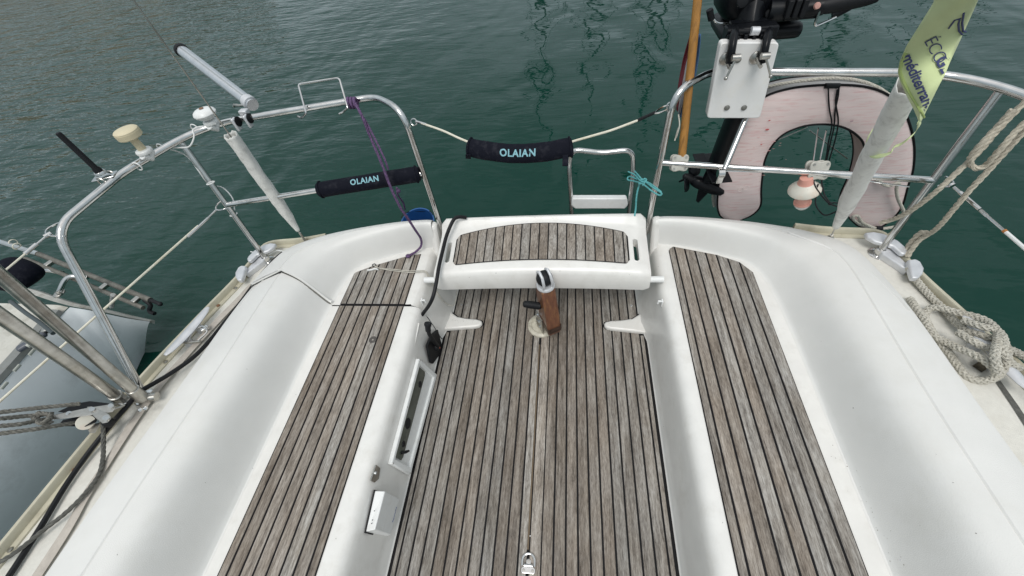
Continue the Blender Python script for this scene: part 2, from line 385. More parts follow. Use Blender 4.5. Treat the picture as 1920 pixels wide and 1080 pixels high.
# stations of the coaming: inner foot, crease at the top of the backrest, outer edge, edge of the deck
ST = [((.952, -.95, SEAT), (1.112, -.95, .50), (1.236, -.95, .495), (1.575, -.95, .385)),
      ((.952, -.4, SEAT), (1.112, -.4, .50), (1.236, -.4, .495), (1.575, -.4, .385)),
      ((.952, .1, SEAT), (1.112, .1, .497), (1.234, .1, .49), (1.552, .05, .38)),
      ((.952, .55, SEAT), (1.112, .55, .475), (1.236, .5, .468), (1.515, .5, .375)),
      ((.952, .85, SEAT), (1.138, .90, .442), (1.258, .84, .435), (1.455, .83, .37)),
      ((.944, 1.05, SEAT), (1.148, 1.12, .422), (1.262, 1.05, .408), (1.408, 1.05, .365)),
      ((.925, 1.175, SEAT), (1.112, 1.215, .410), (1.225, 1.22, .397), (1.385, 1.22, .36)),
      ((.880, 1.252, SEAT), (1.020, 1.285, .404), (1.115, 1.31, .392), (1.365, 1.315, .355)),
      ((.785, 1.295, SEAT), (.905, 1.345, .402), (.955, 1.37, .388), (1.16, 1.345, .355)),
      ((.655, 1.345, SEAT), (.720, 1.385, .402), (.735, 1.42, .385), (.80, 1.44, .35)),
      ((.565, 1.362, SEAT), (.575, 1.400, .402), (.576, 1.435, .385), (.60, 1.465, .35)),
      ((.525, 1.366, SEAT), (.525, 1.402, .398), (.525, 1.436, .380), (.53, 1.468, .35))]
NST = 8
cI, cC, cO, cT = ([Vector(q) for q in interp_list([s_[k] for s_ in ST], NST)] for k in range(4))
PROF = [(0, 0), (.035, .006), (.065, .03), (.10, .085), (.17, .22), (.25, .375), (.33, .53), (.41, .67), (.49, .78), (.58, .865), (.68, .92), (.79, .958), (.90, .983), (1, 1)]
def flip(v, s): return Vector((v.x*s, v.y, v.z))
def coaming(s, i0, i1, lift=0.0, name='coaming', label=None, ext=0):
    rows = []
    for i in list(range(i0, i1+1))+([i1+ext] if ext else []):
        if i != int(i): k_ = int(i); q_ = i-k_; I, C_, O, T = (a[k_].lerp(a[k_+1], q_) for a in (cI, cC, cO, cT))
        else: I, C_, O, T = cI[i], cC[i], cO[i], cT[i]
        lf = lift
        row = [I+Vector((0, 0, -.03))]
        for t, h in PROF: row.append(Vector((I.x+(C_.x-I.x)*t, I.y+(C_.y-I.y)*t, I.z+(C_.z-I.z)*h+lf*min(1, h*3))))
        D = O-C_
        row += [C_+D*.02+Vector((0, 0, -.0035+lf)), C_+D*.045+Vector((0, 0, -.0035+lf)), C_+D*.08+Vector((0, 0, .0010+lf)), C_+D*.5+Vector((0, 0, .004+lf)), C_+D*.9+Vector((0, 0, .001+lf)), O+D*.0+Vector((0, 0, -.002+lf)), O+D*.03+Vector((0, 0, -.014+lf))]
        row.append(Vector((O.x+D.x*.08, O.y+D.y*.08, T.z-.02)))
        rows.append([flip(q, s) for q in row])
    g = G(); g.grid(rows)
    n = len(rows[0])
    return build(name, g, GEL, boat, label=label, ang=32)
NS = len(cI)-1
coaming(1, 0, NS, label='white moulded backrest and coaming along the right side')
kcut = next(i for i in range(len(cI)) if cI[i].y > 1.0)
coaming(-1, 0, kcut-1, label='white moulded backrest on the left, forward of the joint', ext=.86)
o = coaming(-1, kcut, NS, lift=.016, name='locker_coaming', label='raised white rear section of the left coaming behind a joint')
# joint between the two left mouldings: dark inside with rounded lips
def cpt(i, k, s=-1, lift=0):
    I, C_ = cI[i], cC[i]; t, h = PROF[k]; return flip(Vector((I.x+(C_.x-I.x)*t, I.y+(C_.y-I.y)*t, I.z+(C_.z-I.z)*h+lift)), s)
g = G()
jl = [cpt(kcut-1, k)*.12+cpt(kcut, k)*.88+Vector((0, 0, -.014)) for k in range(len(PROF))]
g.tube(jl, .0115, 8); build('joint_shadow_gap', g, mat('joint_grey', (.16, .155, .14), .8), boat)
g = G(); lp = [cpt(kcut, k, lift=.0095)+Vector((0, .006, 0)) for k in range(len(PROF))]; Dk = flip(cO[kcut]-cC[kcut], -1); Ck = flip(cC[kcut], -1)
g.tube(lp+[Ck+Dk*t+Vector((0, .006, .0095)) for t in (.25, .5, .75, 1.0)], .0062, 8); build('joint_lip', g, GEL, boat)
# moulded ridge on top of the left coaming and curved ridge on the deck behind the right
for s in (-1, 1):
    g = G(); b = [flip(PZ(1545, 455, .40) if s > 0 else Vector((1.10, 1.21, .412)), 1 if s > 0 else 1), ]
    path = cat([(1.02*s, 1.29, .405), (1.13*s, 1.20, .407), (1.20*s, 1.10, .412), (1.235*s, .98, .42), (1.245*s, .88, .432)], 6)
    g.tube(path, .006, 6, flat=.7); build('moulded_ridge', g, GEL, boat)

# side deck, hull side, transom
for s in (-1, 1):
    rows = []
    for i in range(NS+1):
        O, T, C_ = cO[i], cT[i], cC[i]; D = O-C_
        a = Vector((O.x+D.x*.07, O.y+D.y*.07, T.z+.003)); rows.append([flip(a, s), flip((a*2+T)/3+Vector((0, 0, .001)), s), flip((a+T*2)/3, s), flip(T, s)])
    g = G(); g.grid(rows); build('side_deck', g, DECK, boat)
    rows = []
    for i in range(NS+1):
        T = cT[i]; n_ = Vector((1, .15, 0)) if i < NST*7 else Vector((.2, 1, 0)); n_.normalize()
        rows.append([flip(T+Vector((0, 0, .0)), s), flip(T+n_*.01+Vector((0, 0, -.05)), s), flip(T+n_*.0+Vector((0, 0, -.45)), s), flip(T-n_*.09+Vector((0, 0, -1.25)), s)])
    g = G(); g.grid(rows); build('hull_side', g, HULLM, boat)
    # perforated toe rail: raised channel with a cream inner face
    path = [cT[i] for i in range(0, NST*8+3)]; rows = []
    fr = frames(path)
    for i, q in enumerate(path):
        t = fr[i][2]; nn = Vector((t.y, -t.x, 0)).normalized()  # outward on the right side
        pr_ = [(-.030, .000), (-.029, .006), (-.012, .008), (-.010, .030), (-.008, .033), (.003, .033), (.006, .028), (.008, -.03)]
        rows.append([flip(q+nn*a+Vector((0, 0, b_)), s) for a, b_ in pr_])
    g = G(); g.grid(rows); build('toe_rail', g, CREAM, boat, ang=30)
    # fasteners on the toe rail and beige webbing laid at the foot of the coaming
    for k in range(3, NST*6, 4):
        q = flip(cT[k]*1.0+Vector((-.021, 0, .009)), s); g = G(); g.lathe([(.008, 0), (.007, .002), (.003, .0025)], q, (0, 0, 1), 10); build('rail_screw', g, RUST if k % 3 else STEELD, boat)
    if s < 0:
        rows = []
        for i in range(0, NST*6+2):
            O, C_, T = cO[i], cC[i], cT[i]; D = (O-C_).normalized()
            a = Vector((O.x+D.x*.018, O.y+D.y*.018, T.z+.006)); b_ = a+D*.034
            rows.append([flip(a, s), flip(b_, s)])
        g = G(); wp = cat([(-1.37, -.9, .392), (-1.376, -.057, .388), (-1.402, .167, .386), (-1.418, .445, .384), (-1.398, .657, .380), (-1.334, .956, .373), (-1.297, 1.09, .369)], 8); fr_ = frames(wp); g.grid([[q-Vector((fr_[i][2].y, -fr_[i][2].x, 0))*.016+Vector((0, 0, .006+.0015*math.sin(i*.9))), q+Vector((0, 0, .0085)), q+Vector((fr_[i][2].y, -fr_[i][2].x, 0))*.016+Vector((0, 0, .006))] for i, q in enumerate(wp)]); webg = g
# gap between the inner and outer ends: stern cheeks of the coaming beside the walk-through
for s in (-1, 1):
    g = G()
    pl = [(1.335, -.3), (1.335, .255), (1.362, .285), (1.388, .392), (1.42, .402), (1.445, .375), (1.46, .30), (1.47, -.3)]
    vs = []
    for (y, z) in pl: vs.append(Vector((.505*s, y, z)))
    for (y, z) in pl: vs.append(Vector((.545*s, y, z)))
    n = len(pl); g.add(vs, [tuple(range(n)), tuple(range(2*n-1, n-1, -1))]+[(i, (i+1) % n, n+(i+1) % n, n+i) for i in range(n)])
    build('stern_cheek', g, GEL2, boat, bevel=.014)
    # transom
    g = G(); g.add([(.505*s, 1.47, .33), (1.0*s, 1.43, .33), (1.36*s, 1.33, .33), (1.30*s, 1.42, -.9), (.505*s, 1.5, -.9)], [(0, 1, 2, 3, 4)]); build('transom', g, HULLM, boat, smooth=False)

# seats and well walls
for s in (-1, 1):
    sec = [(.985, SEAT-.004), (.955, SEAT-.0005), (.900, SEAT), (.588, SEAT+.001), (.562, SEAT+.001), (.546, SEAT-.002), (.533, SEAT-.010), (.524, SEAT-.024), (.518, SEAT-.045), (.512, SEAT-.09)]
    sec += [(.500, .08), (.494, .012), (.488, .001), (.470, -.001)]
    ys = [-.95, -.3, .2, .6, .9, .985, 1.0, 1.1, 1.3, 1.40]
    if s < 0: sections = [[-.95, -.3, .2, .6, .9, .998], [1.004, 1.06, 1.12, 1.2, 1.3, 1.40]]
    else: sections = [ys]
    for k, yy in enumerate(sections):
        rows = []
        for y in yy:
            bulge = max(0, min(1, (y-1.02)/.06))*.026
            nar = (.012 if (s < 0 and y > 1.0) else 0)
            rows.append([Vector(((x-(bulge if z < .12 else bulge*.3)*1.0-(0 if z > .2 else 0)+(nar if .2 < z < SEAT and x < .57 else 0))*s, y, z)) for x, z in sec])
        g = G(); g.grid(rows); build('seat_moulding', g, GEL2, boat, ang=60, label='white rear seat locker moulding' if k else None)
# shallow crease along the left wall below the lip
g = G(); g.tube([(-.5225, -.9, .205), (-.5225, .3, .205), (-.5215, .75, .215), (-.520, .93, .245)], .004, 6); build('wall_crease', g, GEL2, boat)

# sole: black caulking bed and planks
def strip(poly, z0, z1, name, parent, m, bevel=.0012, label=None, fn=None):
    g = G(); g.prism(poly, z0, z1, fn); return build(name, g, m, parent, label=label, smooth=False, bevel=bevel)
sole = strip([(-.488, -.95), (.488, -.95), (.488, 1.05), (.464, 1.08), (.464, 1.345), (-.464, 1.345), (-.464, 1.08), (-.488, 1.05)], -.012, .0040, 'cockpit_sole', boat, CAULK, 0)
sole['label'] = 'black caulked bed of the cockpit floor'
strip([(-.50, -.97), (.50, -.97), (.50, 1.365), (-.50, 1.365)], -.06, -.013, 'sole_moulding', boat, GEL2, 0)
cw = .0034
def yend(x, line):
    for (x0, y0), (x1, y1) in zip(line, line[1:]):
        if x0 <= x <= x1: return y0+(y1-y0)*(x-x0)/(x1-x0)
    return line[-1][1] if x > line[-1][0] else line[0][1]
def lay(seams, z, y0, endline, parent, m, front=None):
    for a, b in zip(seams, seams[1:]):
        xa, xb = a+cw, b-cw; pts = [x for x, _ in endline if xa < x < xb]
        far = [(x, yend(x, endline)) for x in [xb]+sorted(pts, reverse=True)+[xa]]
        near = [(xa, y0 if front is None else yend(xa, front)), (xb, y0 if front is None else yend(xb, front))]
        g = G(); g.prism(near+far, z, z+.0045+random.uniform(-.0003, .0005)); build('plank', g, m, parent, smooth=False, bevel=.0009)
ss = [-.480]+[-.459+.042*k for k in range(11)]
endl = [(-.5, 1.04), (-.4605, 1.04), (-.4600, 1.33), (.4600, 1.33), (.4605, 1.04), (.5, 1.04)]
sr = sorted(-x for x in ss)
lay(ss, .001, -.93, endl, sole, TEAKS)
lay(sr, .001, -.93, endl, sole, TEAKS)
# the wide centre planks with the long hinge strip between them
for a, b in ((-.039, -.0085), (-.0025, .039)):
    g = G(); g.prism([(a+cw, -.93), (b-.0012, -.93), (b-.0012, 1.33), (a+cw, 1.33)], .001, .0058); build('plank', g, TEAKC, sole, smooth=False, bevel=.0009, label='paler wide centre plank')
g = G(); g.prism([(-.0096, .16), (-.0036, .16), (-.0036, .98), (-.0096, .98)], .001, .0048); build('hinge_strip', g, mat('bronze_strip', (.13, .095, .06), .5, .4), sole, smooth=False)

# seat planks
def seat_bed(poly, label): 
    o = strip(poly, SEAT-.003, SEAT+.0038, 'seat_bed', boat, CAULK, 0, label=label); return o
LO = [(-.905, 1.190), (-.899, 1.199), (-.823, 1.241), (-.648, 1.31), (-.596, 1.317)]
RO = [(.580, 1.318), (.586, 1.330), (.603, 1.343), (.78, 1.287), (.86, 1.243), (.898, 1.185)]
lf = seat_bed([(-.907, -.94), (-.597, -.94), (-.597, .998), (-.907, .998)], 'teak laid left seat, forward of the joint')
la = seat_bed([(-.907, 1.006), (-.594, 1.006)]+[(x, y+.002) for x, y in reversed(LO)], 'teak laid rear part of the left seat')
rb = seat_bed([(.578, -.94), (.899, -.94)]+[(x, y+.002) for x, y in reversed(RO)], 'teak laid right seat')
ls = [-.906]+[-.877+.042*k for k in range(7)]+[-.597]
lay(ls, SEAT+.001, -.93, [(-1, .996), (0, .996)], lf, TEAK)
ls2 = [-.906]+[-.877+.042*k for k in range(7)]+[-.595]
lay(ls2, SEAT+.001, 1.009, LO, la, TEAK)
rs = [.579]+[.607+.042*k for k in range(7)]+[.899]
lay(rs, SEAT+.001, -.93, RO, rb, TEAK)

g = G(); g.prism([(-.905, .9975), (-.600, .9975), (-.565, 1.0035), (-.565, 1.0075), (-.600, 1.0065), (-.905, 1.0065)], SEAT-.002, SEAT+.0042); build('seat_joint', g, CAULK, boat, smooth=False)
# foot rests moulded out from the walls
for s in (-1, 1):
    pl = [(.489, 1.045), (.42, 1.052), (.33, 1.062), (.305, 1.070), (.296, 1.085), (.302, 1.100), (.33, 1.108), (.38, 1.112), (.43, 1.122), (.462, 1.145), (.489, 1.18)]
    g = G(); g.prism([(x*s, y) for x, y in pl], .0, .028); build('foot_rest', g, GEL2, boat, bevel=.011, label='white moulded foot rest with grimy edge at the left wall' if s < 0 else 'white moulded foot rest with grimy edge at the right wall')
    g = G(); g.prism([(x*s*1.0+(-.003*s), y+(.009 if y > 1.095 else .002)) for x, y in pl], .0, .009); build('foot_rest_caulk', g, CAULK, boat, smooth=False)

# rectangular stowage recess in the left wall, with smoked door
def wallpt(y, z, off=0): return Vector((-(.500+(z-.08)/(.187-.08)*.012)+off if z > .08 else -(.495+z*.06)+off, y, z))
fc = [(780, 672), (822, 690), (767, 893), (727, 872)]
A, B, C_, D = PX(781, 672, -.5085), PX(815, 702, -.4865), PX(764, 890, -.4865), PX(728, 870, -.5085)   # top aft, bottom aft, bottom forward, top forward
fw = lambda u, v, off: (A*(1-u)*(1-v)+D*u*(1-v)+C_*u*v+B*(1-u)*v)+Vector((off, 0, 0))
def frame_ring(a, b, off0, off1):
    g = G(); o_ = [(a, a*1.6), (1-a, a*1.6), (1-a, 1-a*1.6), (a, 1-a*1.6)]; i_ = [(b, b*1.9), (1-b, b*1.9), (1-b, 1-b*1.9), (b, 1-b*1.9)]
    vs = [fw(u, v, off1) for u, v in o_]+[fw(u, v, off1) for u, v in i_]+[fw(u, v, off0) for u, v in o_]+[fw(u, v, off0) for u, v in i_]
    fs = []
    for k in range(4):
        l = (k+1) % 4; fs += [(k, l, 4+l, 4+k), (8+k, 8+l, l, k), (4+k, 4+l, 12+l, 12+k), (8+k, 12+k, 12+l, 8+l)]
    return g.add(vs, fs)
box_ = thing('stowage_recess', 'white framed stowage box with smoked flap let into the left cockpit wall', 'locker', tuple(fw(.5, .5, 0)))
build('frame', frame_ring(0, .055, -.004, .013), WPL, box_, bevel=.004)
g = G(); dd = -.0
back = [fw(u, v, .0035) for u, v in ((.05, .08), (.95, .08), (.95, .92), (.05, .92))]; g.add(back, [(0, 1, 2, 3)]); build('back_panel', g, WPL, box_, smooth=False)
g = G(); gl = [(.07, .11), (.12, .08), (.93, .10), (.93, .42), (.90, .47), (.10, .47), (.07, .42)]
g.add([fw(u, v, .009) for u, v in gl]+[fw(u, v, .006) for u, v in gl], [tuple(range(7)), tuple(range(13, 6, -1))]+[(i, (i+1) % 7, 7+(i+1) % 7, 7+i) for i in range(7)]); build('smoked_flap', g, GLASS, box_, smooth=False)
for u, v, r in ((.80, .33, .012), (.62, .28, .022), (.22, .36, .014)):
    g = G(); g.lathe([(r, 0), (r*.9, .002), (.001, .002)], fw(u, v, .0092), (1, 0, .1), 18); build('dark_fitting', g, RUB, box_)
g = G(); g.tube([fw(.88, .30, .011), fw(.86, .40, .02), fw(.84, .50, .022)], [.005, .006, .004], 8); build('flap_catch', g, RUB, box_)
for u, v in ((.01, .05), (.99, .05), (.99, .95), (.01, .95), (.5, .03), (.5, .97)):
    g = G(); g.lathe([(.0035, 0), (.003, .0015), (.0005, .0018)], fw(u, v, .0125), (1, 0, 0), 10); build('frame_screw', g, STEELD, box_)

# throttle lever
q = PX(813, 652, -.500)
lev = thing('throttle_lever', 'black engine control lever on a diamond plate beside the smoked stowage box', 'lever', tuple(q))
pts = [PX(x, y, -.496) for x, y in [(797, 648), (806, 628), (817, 618), (826, 652), (824, 660), (808, 682), (804, 680)]]
g = G(); g.add(pts+[p_+Vector((.012, 0, 0)) for p_ in pts], [tuple(range(7)), tuple(range(13, 6, -1))]+[(i, (i+1) % 7, 7+(i+1) % 7, 7+i) for i in range(7)]); build('base_plate', g, RUB, lev, bevel=.003, smooth=False)
g = G(); c0 = PX(820, 648, -.475); c1 = PX(808, 632, -.455); c2 = PX(803, 620, -.445); c3 = PX(802, 605, -.44)
g.tube(cat([c0, c1, c2, c3], 6), [.010]*6+[.009]*6+[.012]*4+[.015, .016, .013], 12, flat=.8); build('handle', g, RUB, lev)
g = G(); g.lathe([(.020, -.02), (.022, 0), (.018, .012), (.01, .016)], PX(817, 650, -.487), (1, 0, 0), 20); build('pivot_boss', g, RUB, lev)
g = G(); g.lathe([(.005, 0), (.004, .003)], PX(824, 652, -.472), (1, 0, .2), 12); build('red_button', g, mat('dull_red', (.25, .06, .04), .5), lev)

# white instrument housing low on the left wall
q = PX(715, 960, -.515)
inst = thing('instrument_cover', 'white wedge-shaped instrument cover on the left wall below the smoked stowage box', 'instrument cover', tuple(q))
wb = [PX(x, y, -.512) for x, y in [(702, 920), (747, 937), (722, 1007), (685, 997)]]
nrm = Vector((1, 0, 0))
tp = [PX(x, y, -.478) for x, y in [(722, 921), (749, 935), (732, 1003), (703, 993)]]
g = G(); g.add(wb+tp, [(3, 2, 1, 0), (4, 5, 6, 7), (0, 1, 5, 4), (1, 2, 6, 5), (2, 3, 7, 6), (3, 0, 4, 7)]); build('cover', g, WPL, inst, bevel=.003, smooth=False)
g = G(); g.add([p_+(p_-q)*.05+Vector((-.002, 0, -.003)) for p_ in wb]+[p_+(p_-q)*.05+Vector((.003, 0, -.003)) for p_ in wb], [(0, 1, 2, 3), (4, 7, 6, 5), (0, 1, 5, 4), (1, 2, 6, 5), (2, 3, 7, 6), (3, 0, 4, 7)]); build('gasket', g, RUB, inst, smooth=False)
vs, fs = text_geo('Raymarine', .0115, .0002)
e1 = (tp[1]-tp[2]).normalized(); e2 = (tp[0]-tp[1]); e2 = (e2-e1*e2.dot(e1)).normalized(); nn = e1.cross(e2).normalized()
if nn.x < 0: nn = -nn
cen = tp[1]*.5+tp[2]*.5+e2*.010+e1*.004+nn*.0008
g = G(); g.add([cen+e1*v.x+e2*v.y for v in vs], fs); build('printed_name', g, NAVYP, inst, smooth=False)
for u in (.2, .28, .5):
    g = G(); g.lathe([(.0018, 0), (.0015, .0006)], wb[3]*(1-u)+wb[0]*u+Vector((.018, .0, .006)), (.3, 0, .9), 8); build('dark_speck', g, RUB, inst)

# latch plate with stud
q = PX(704, 887, -.520)
lat = thing('latch_plate', 'small dark stainless latch with bright stud on the left wall above the wedge-shaped cover', 'latch', tuple(q))
pts = [PX(x, y, -.519) for x, y in [(703, 871), (711, 878), (708, 898), (700, 905), (693, 901)]]
g = G(); g.add(pts+[p_+Vector((.006, 0, .002)) for p_ in pts], [tuple(range(5)), tuple(range(9, 4, -1))]+[(i, (i+1) % 5, 5+(i+1) % 5, 5+i) for i in range(5)]); build('plate', g, STEELD, lat, bevel=.001, smooth=False)
g = G(); g.ball(PX(704, 887, -.508), .006); build('stud', g, STEEL, lat)

# small white pad eyes on the walls beside the rear seat
for (x, y, s, lb) in ((792, 566, -1, 'small white hook on the left cockpit wall below the black hose'), (1241, 568, 1, 'small white bracket on the right cockpit wall below the seat pin')):
    q = PX(x, y, .515*s); h = thing('wall_hook', lb, 'hook', tuple(q))
    g = G(); g.box(q, (.006, .018, .034)); build('base', g, WPL, h, bevel=.002, smooth=False)
    g = G(); g.tube([q+Vector((-.001*s, 0, .010)), q+Vector((-.014*s, 0, .012)), q+Vector((-.016*s, 0, -.004))], .0045, 8); build('hook_arm', g, WPL, h)

# deck filler in the left seat
q = PZ(699, 637, SEAT+.006)
g = G(); g.lathe([(.0165, -.002), (.0165, .0012), (.0145, .0022), (.0135, .0016), (.006, .0018), (.005, -.001), (.001, -.001)], q, (0, 0, 1), 28)
build('drain_plug', g, mat('plug_grey', (.075, .068, .062), .6, var=.2), boat, label='round dark plug set into the left seat')

# folding pad eye on the sole
q = PZ(991, 1056, .006)
ring = thing('folding_pad_eye', 'stainless folding D-ring lifting eye on the cockpit floor at the bottom of the photo', 'ring', tuple(q))
_q0, _n0 = q, len(bpy.data.objects)
g = G(); pp = []
for k in range(13):
    a = math.pi*k/12; pp.append(q+Vector((math.cos(a)*.0145, .004+math.sin(a)*.0145, .005)))
pp = [q+Vector((.0145, -.006, .005))]+pp+[q+Vector((-.0145, -.006, .005))]
g.tube(pp, .0028, 8); build('ring', g, STEEL, ring)
g = G(); g.prism([(q.x-.014, q.y-.020), (q.x+.014, q.y-.020), (q.x+.0165, q.y-.017), (q.x+.0165, q.y-.011), (q.x+.012, q.y-.007), (q.x+.0055, q.y-.003), (q.x+.0055, q.y+.006), (q.x, q.y+.009), (q.x-.0055, q.y+.006), (q.x-.0055, q.y-.003), (q.x-.012, q.y-.007), (q.x-.0165, q.y-.011), (q.x-.0165, q.y-.017)], .0055, .0085); build('base_plate', g, STEEL, ring, bevel=.001, smooth=False)
g = G(); g.tube([q+Vector((-.010, -.005, .005)), q+Vector((.010, -.005, .005))], .0038, 10); build('hinge_bar', g, STEEL, ring)
for dx, dy in ((-.0105, -.014), (.0105, -.014), (0, .004)):
    g = G(); g.lathe([(.0036, 0), (.0032, .001), (.0012, .0011), (.001, .0004)], q+Vector((dx, dy, .0026)), (0, 0, 1), 12); build('screw', g, STEELD, ring)
for o_ in [c_ for c_ in bpy.data.objects if c_.parent == ring]:
    o_.scale = (1.45, 1.45, 1.25); o_.location = (o_.location.x*1.45, o_.location.y*1.45, o_.location.z*1.1)
for (x, y, r) in ((994, 1005, .0028), (1184, 573, .006)):
    g = G(); g.lathe([(r, 0), (r*.8, .0012), (.0005, .0013)], PZ(x, y, .0062), (0, 0, 1), 12); build('floor_screw', g, STEEL, boat)
g = G(); g.lathe([(.006, 0), (.005, .0012), (.0005, .0013)], PZ(865, 571, .0062), (0, 0, 1), 12); build('floor_screw', g, STEEL, boat)

# ------------------------------------------------------------------ helm seat
hs = thing('helm_seat', 'white moulded helmsman seat with teak panel bridging the cockpit stern', 'seat', (0, 1.25, .30))
def crown(x): return 1-(x/.475)**2
def topz(x, y): return .352+.013*crown(x)+.20*max(0, y-1.18)*(.85+.15*crown(x))
hp = []
nx = 40
rows = []
for i in range(nx+1):
    x = -.472+.944*i/nx; e = min(1, (1-abs(x)/.472)/.05); sh = math.sqrt(max(0, 1-(1-e)**2)); c = crown(x)
    yf = 1.112+.012*c
    r = [(yf+.01, .25), (yf-.001, .253), (yf-.003, .262), (yf+.001, .30), (yf+.006, .328+.010*c), (yf+.018, .344+.012*c), (yf+.038, .351+.013*c), (1.19, topz(x, 1.19)), (1.25, topz(x, 1.25)), (1.31, topz(x, 1.31)), (1.352+.02*c, topz(x, 1.35)+.001), (1.372+.02*c, topz(x, 1.37)+.008), (1.392+.012*c, .418), (1.402+.008*c, .424), (1.414+.008*c, .422), (1.422+.008*c, .410), (1.424+.008*c, .36), (1.418+.008*c, .30), (1.40, .30), (1.385, .335), (1.28, .327), (1.155, .322), (1.135, .252)]
    zc = .31; row = []
    for (y, z) in r:
        row.append(Vector((x, 1.26+(y-1.26)*(.975+.025*sh), zc+(z-zc)*(.80+.20*sh))))
    rows.append(row)
g = G(); g.grid(rows, closed=True)
n = len(rows[0]); g.f.append(tuple(range(n-1, -1, -1))); g.f.append(tuple(nx*n+k for k in range(n)))
body = build('seat_shell', g, GEL2, hs, ang=50)
for s in (-1, 1):
    cut = G(); pl = []
    for k in range(16):
        a = 2*math.pi*k/16; pl.append((.4185*s+.0115*math.cos(a), 1.245+(.045 if math.sin(a) > 0 else -.045)+.0115*math.sin(a)))
    cut.prism(pl, .1, .6)
    # the slot is cut by deleting and bridging: use an explicit boolean and bake it
    me = bpy.data.meshes.new('c'); me.from_pydata([tuple(q) for q in cut.v], [], cut.f); co = bpy.data.objects.new('c', me); COL.objects.link(co)
    md = body.modifiers.new('slot', 'BOOLEAN'); md.operation = 'DIFFERENCE'; md.object = co; md.solver = 'EXACT'
    dg = bpy.context.evaluated_depsgraph_get(); dg.update()
    nm = bpy.data.meshes.new_from_object(body.evaluated_get(dg)); body.modifiers.clear(); body.data = nm
    bpy.data.objects.remove(co)
    for p in nm.polygons: p.use_smooth = True
    nm.set_sharp_from_angle(angle=math.radians(50))
# rim at the handle slots
for s in (-1, 1):
    g = G(); pp = []
    for k in range(24):
        a = 2*math.pi*k/24; x = .4185*s+.0135*math.cos(a); y = 1.245+(.045 if math.sin(a) > 0 else -.045)+.0135*math.sin(a); pp.append(Vector((x, y, topz(x, y)-.002)))
    g.tube(pp, .0035, 6, closed=True, cap=False); build('handle_slot_rim', g, GEL2, hs)
# raised bulges at each end
hseam = [-.385, -.3675]+[-.3675+.0408*k for k in range(1, 19)]+[.384]
hf = lambda x: 1.172+.020*(1-(x/.385)**2)
hb = lambda x: 1.328+.052*(1-(x/.385)**2)
def hsurf(x, y, z): return Vector((x, y, topz(x, y)+z))
def hpoly(xa, xb, pad=0):
    n = 4; q = [(xa+(xb-xa)*k/n, hf(xa+(xb-xa)*k/n)-pad) for k in range(n+1)]
    return q
g = G(); rows = []
for i in range(49):
    x = -.388+.776*i/48; e = (1-abs(x)/.388)*.388; rr = .022
    cut_ = 0 if e > rr else rr-math.sqrt(max(0, rr*rr-(rr-e)**2))
    a, b = hf(x)-.004+cut_, hb(x)+.004-cut_
    rows.append([hsurf(x, a+(b-a)*k/8, .0036) for k in range(9)])
g.grid(rows); bed = build('caulk_bed', g, CAULK, hs)
for xa, xb in zip(hseam, hseam[1:]):
    xa += .0028; xb -= .0028; g = G(); rows = []; rows2 = []
    for i in range(3):
        x = xa+(xb-xa)*i/2; e = .385-abs(x); rr = .018; cut_ = 0 if e > rr else rr-math.sqrt(max(0, rr*rr-(rr-e)**2))
        a, b = hf(x)+cut_, hb(x)-cut_
        rows.append([hsurf(x, a, .000)]+[hsurf(x, a+(b-a)*k/6, .0046) for k in range(7)]+[hsurf(x, b, .000)])
    g.grid(rows); k0 = len(g.v)
    n = len(rows[0]); g.f.append(tuple(range(n))); g.f.append(tuple(2*n+k for k in range(n-1, -1, -1)))
    build('plank', g, TEAK, bed, smooth=False)
for s in (-1, 1):
    g = G(); g.tube([(.455*s, 1.14, .292), (.53*s, 1.14, .292)], .014, 16); build('locating_pin', g, WPL, hs)

# ------------------------------------------------------------------ tiller
til = thing('tiller', 'worn varnished wooden tiller stub folded upright at the stern of the teak floor', 'tiller', (.0, 1.085, .005))
b0 = Vector((.0, 1.085, .0))
g = G(); g.lathe([(.068, 0), (.068, .014), (.062, .020), (.052, .021), (.048, .017), (.030, .017), (.001, .017)], b0, (0, 0, 1), 40); build('base_collar', g, mat('grimy_white_collar', (.55, .52, .43), .5, var=.2, vscale=30, stain=(.14, .11, .07), sscale=40, samt=.8), til)
g = G(); g.lathe([(.024, .0), (.024, .07), (.02, .075)], b0, (0, 0, 1), 24); build('rudder_stock', g, STEELD, til)
ya = math.radians(27); Rz = Matrix.Rotation(ya, 3, 'Z')
def tl(x, y, z): return b0+Vector((.026, -.008, 0))+Rz@Vector((x, y, z))
def tsec(z, w_, yf, yb): return [tl(-w_, yb, z), tl(-w_, yf+.006, z), tl(-w_+.006, yf, z), tl(w_-.006, yf, z), tl(w_, yf+.006, z), tl(w_, yb, z)]
g = G(); secs = [tsec(.072, .025, -.078, -.028), tsec(.080, .031, -.094, -.016), tsec(.105, .0325, -.098, -.006), tsec(.15, .033, -.092, .004), tsec(.25, .0325, -.074, .012), tsec(.345, .031, -.054, .012)]
g.grid(secs, closed=True); g.f.append(tuple(range(6))); g.f.append(tuple(30+k for k in range(5, -1, -1))); build('wooden_shaft', g, TILW, til, ang=30, bevel=.002)
g = G(); secs = [tsec(.100, .0335, -.0995, -.03), tsec(.116, .034, -.0985, -.03), tsec(.132, .0342, -.0965, -.03)]
g.grid(secs, closed=True); build('worn_dark_band', g, mat('dark_lacquer', (.05, .028, .02), .4, var=.4, vscale=60), til)
for sx in (-1, 1):
    g = G(); c = tl(.036*sx, -.005, .075); g.box(c, (.005, .065, .12), Rz); build('cheek_plate', g, STEELD, til, bevel=.002, smooth=False)
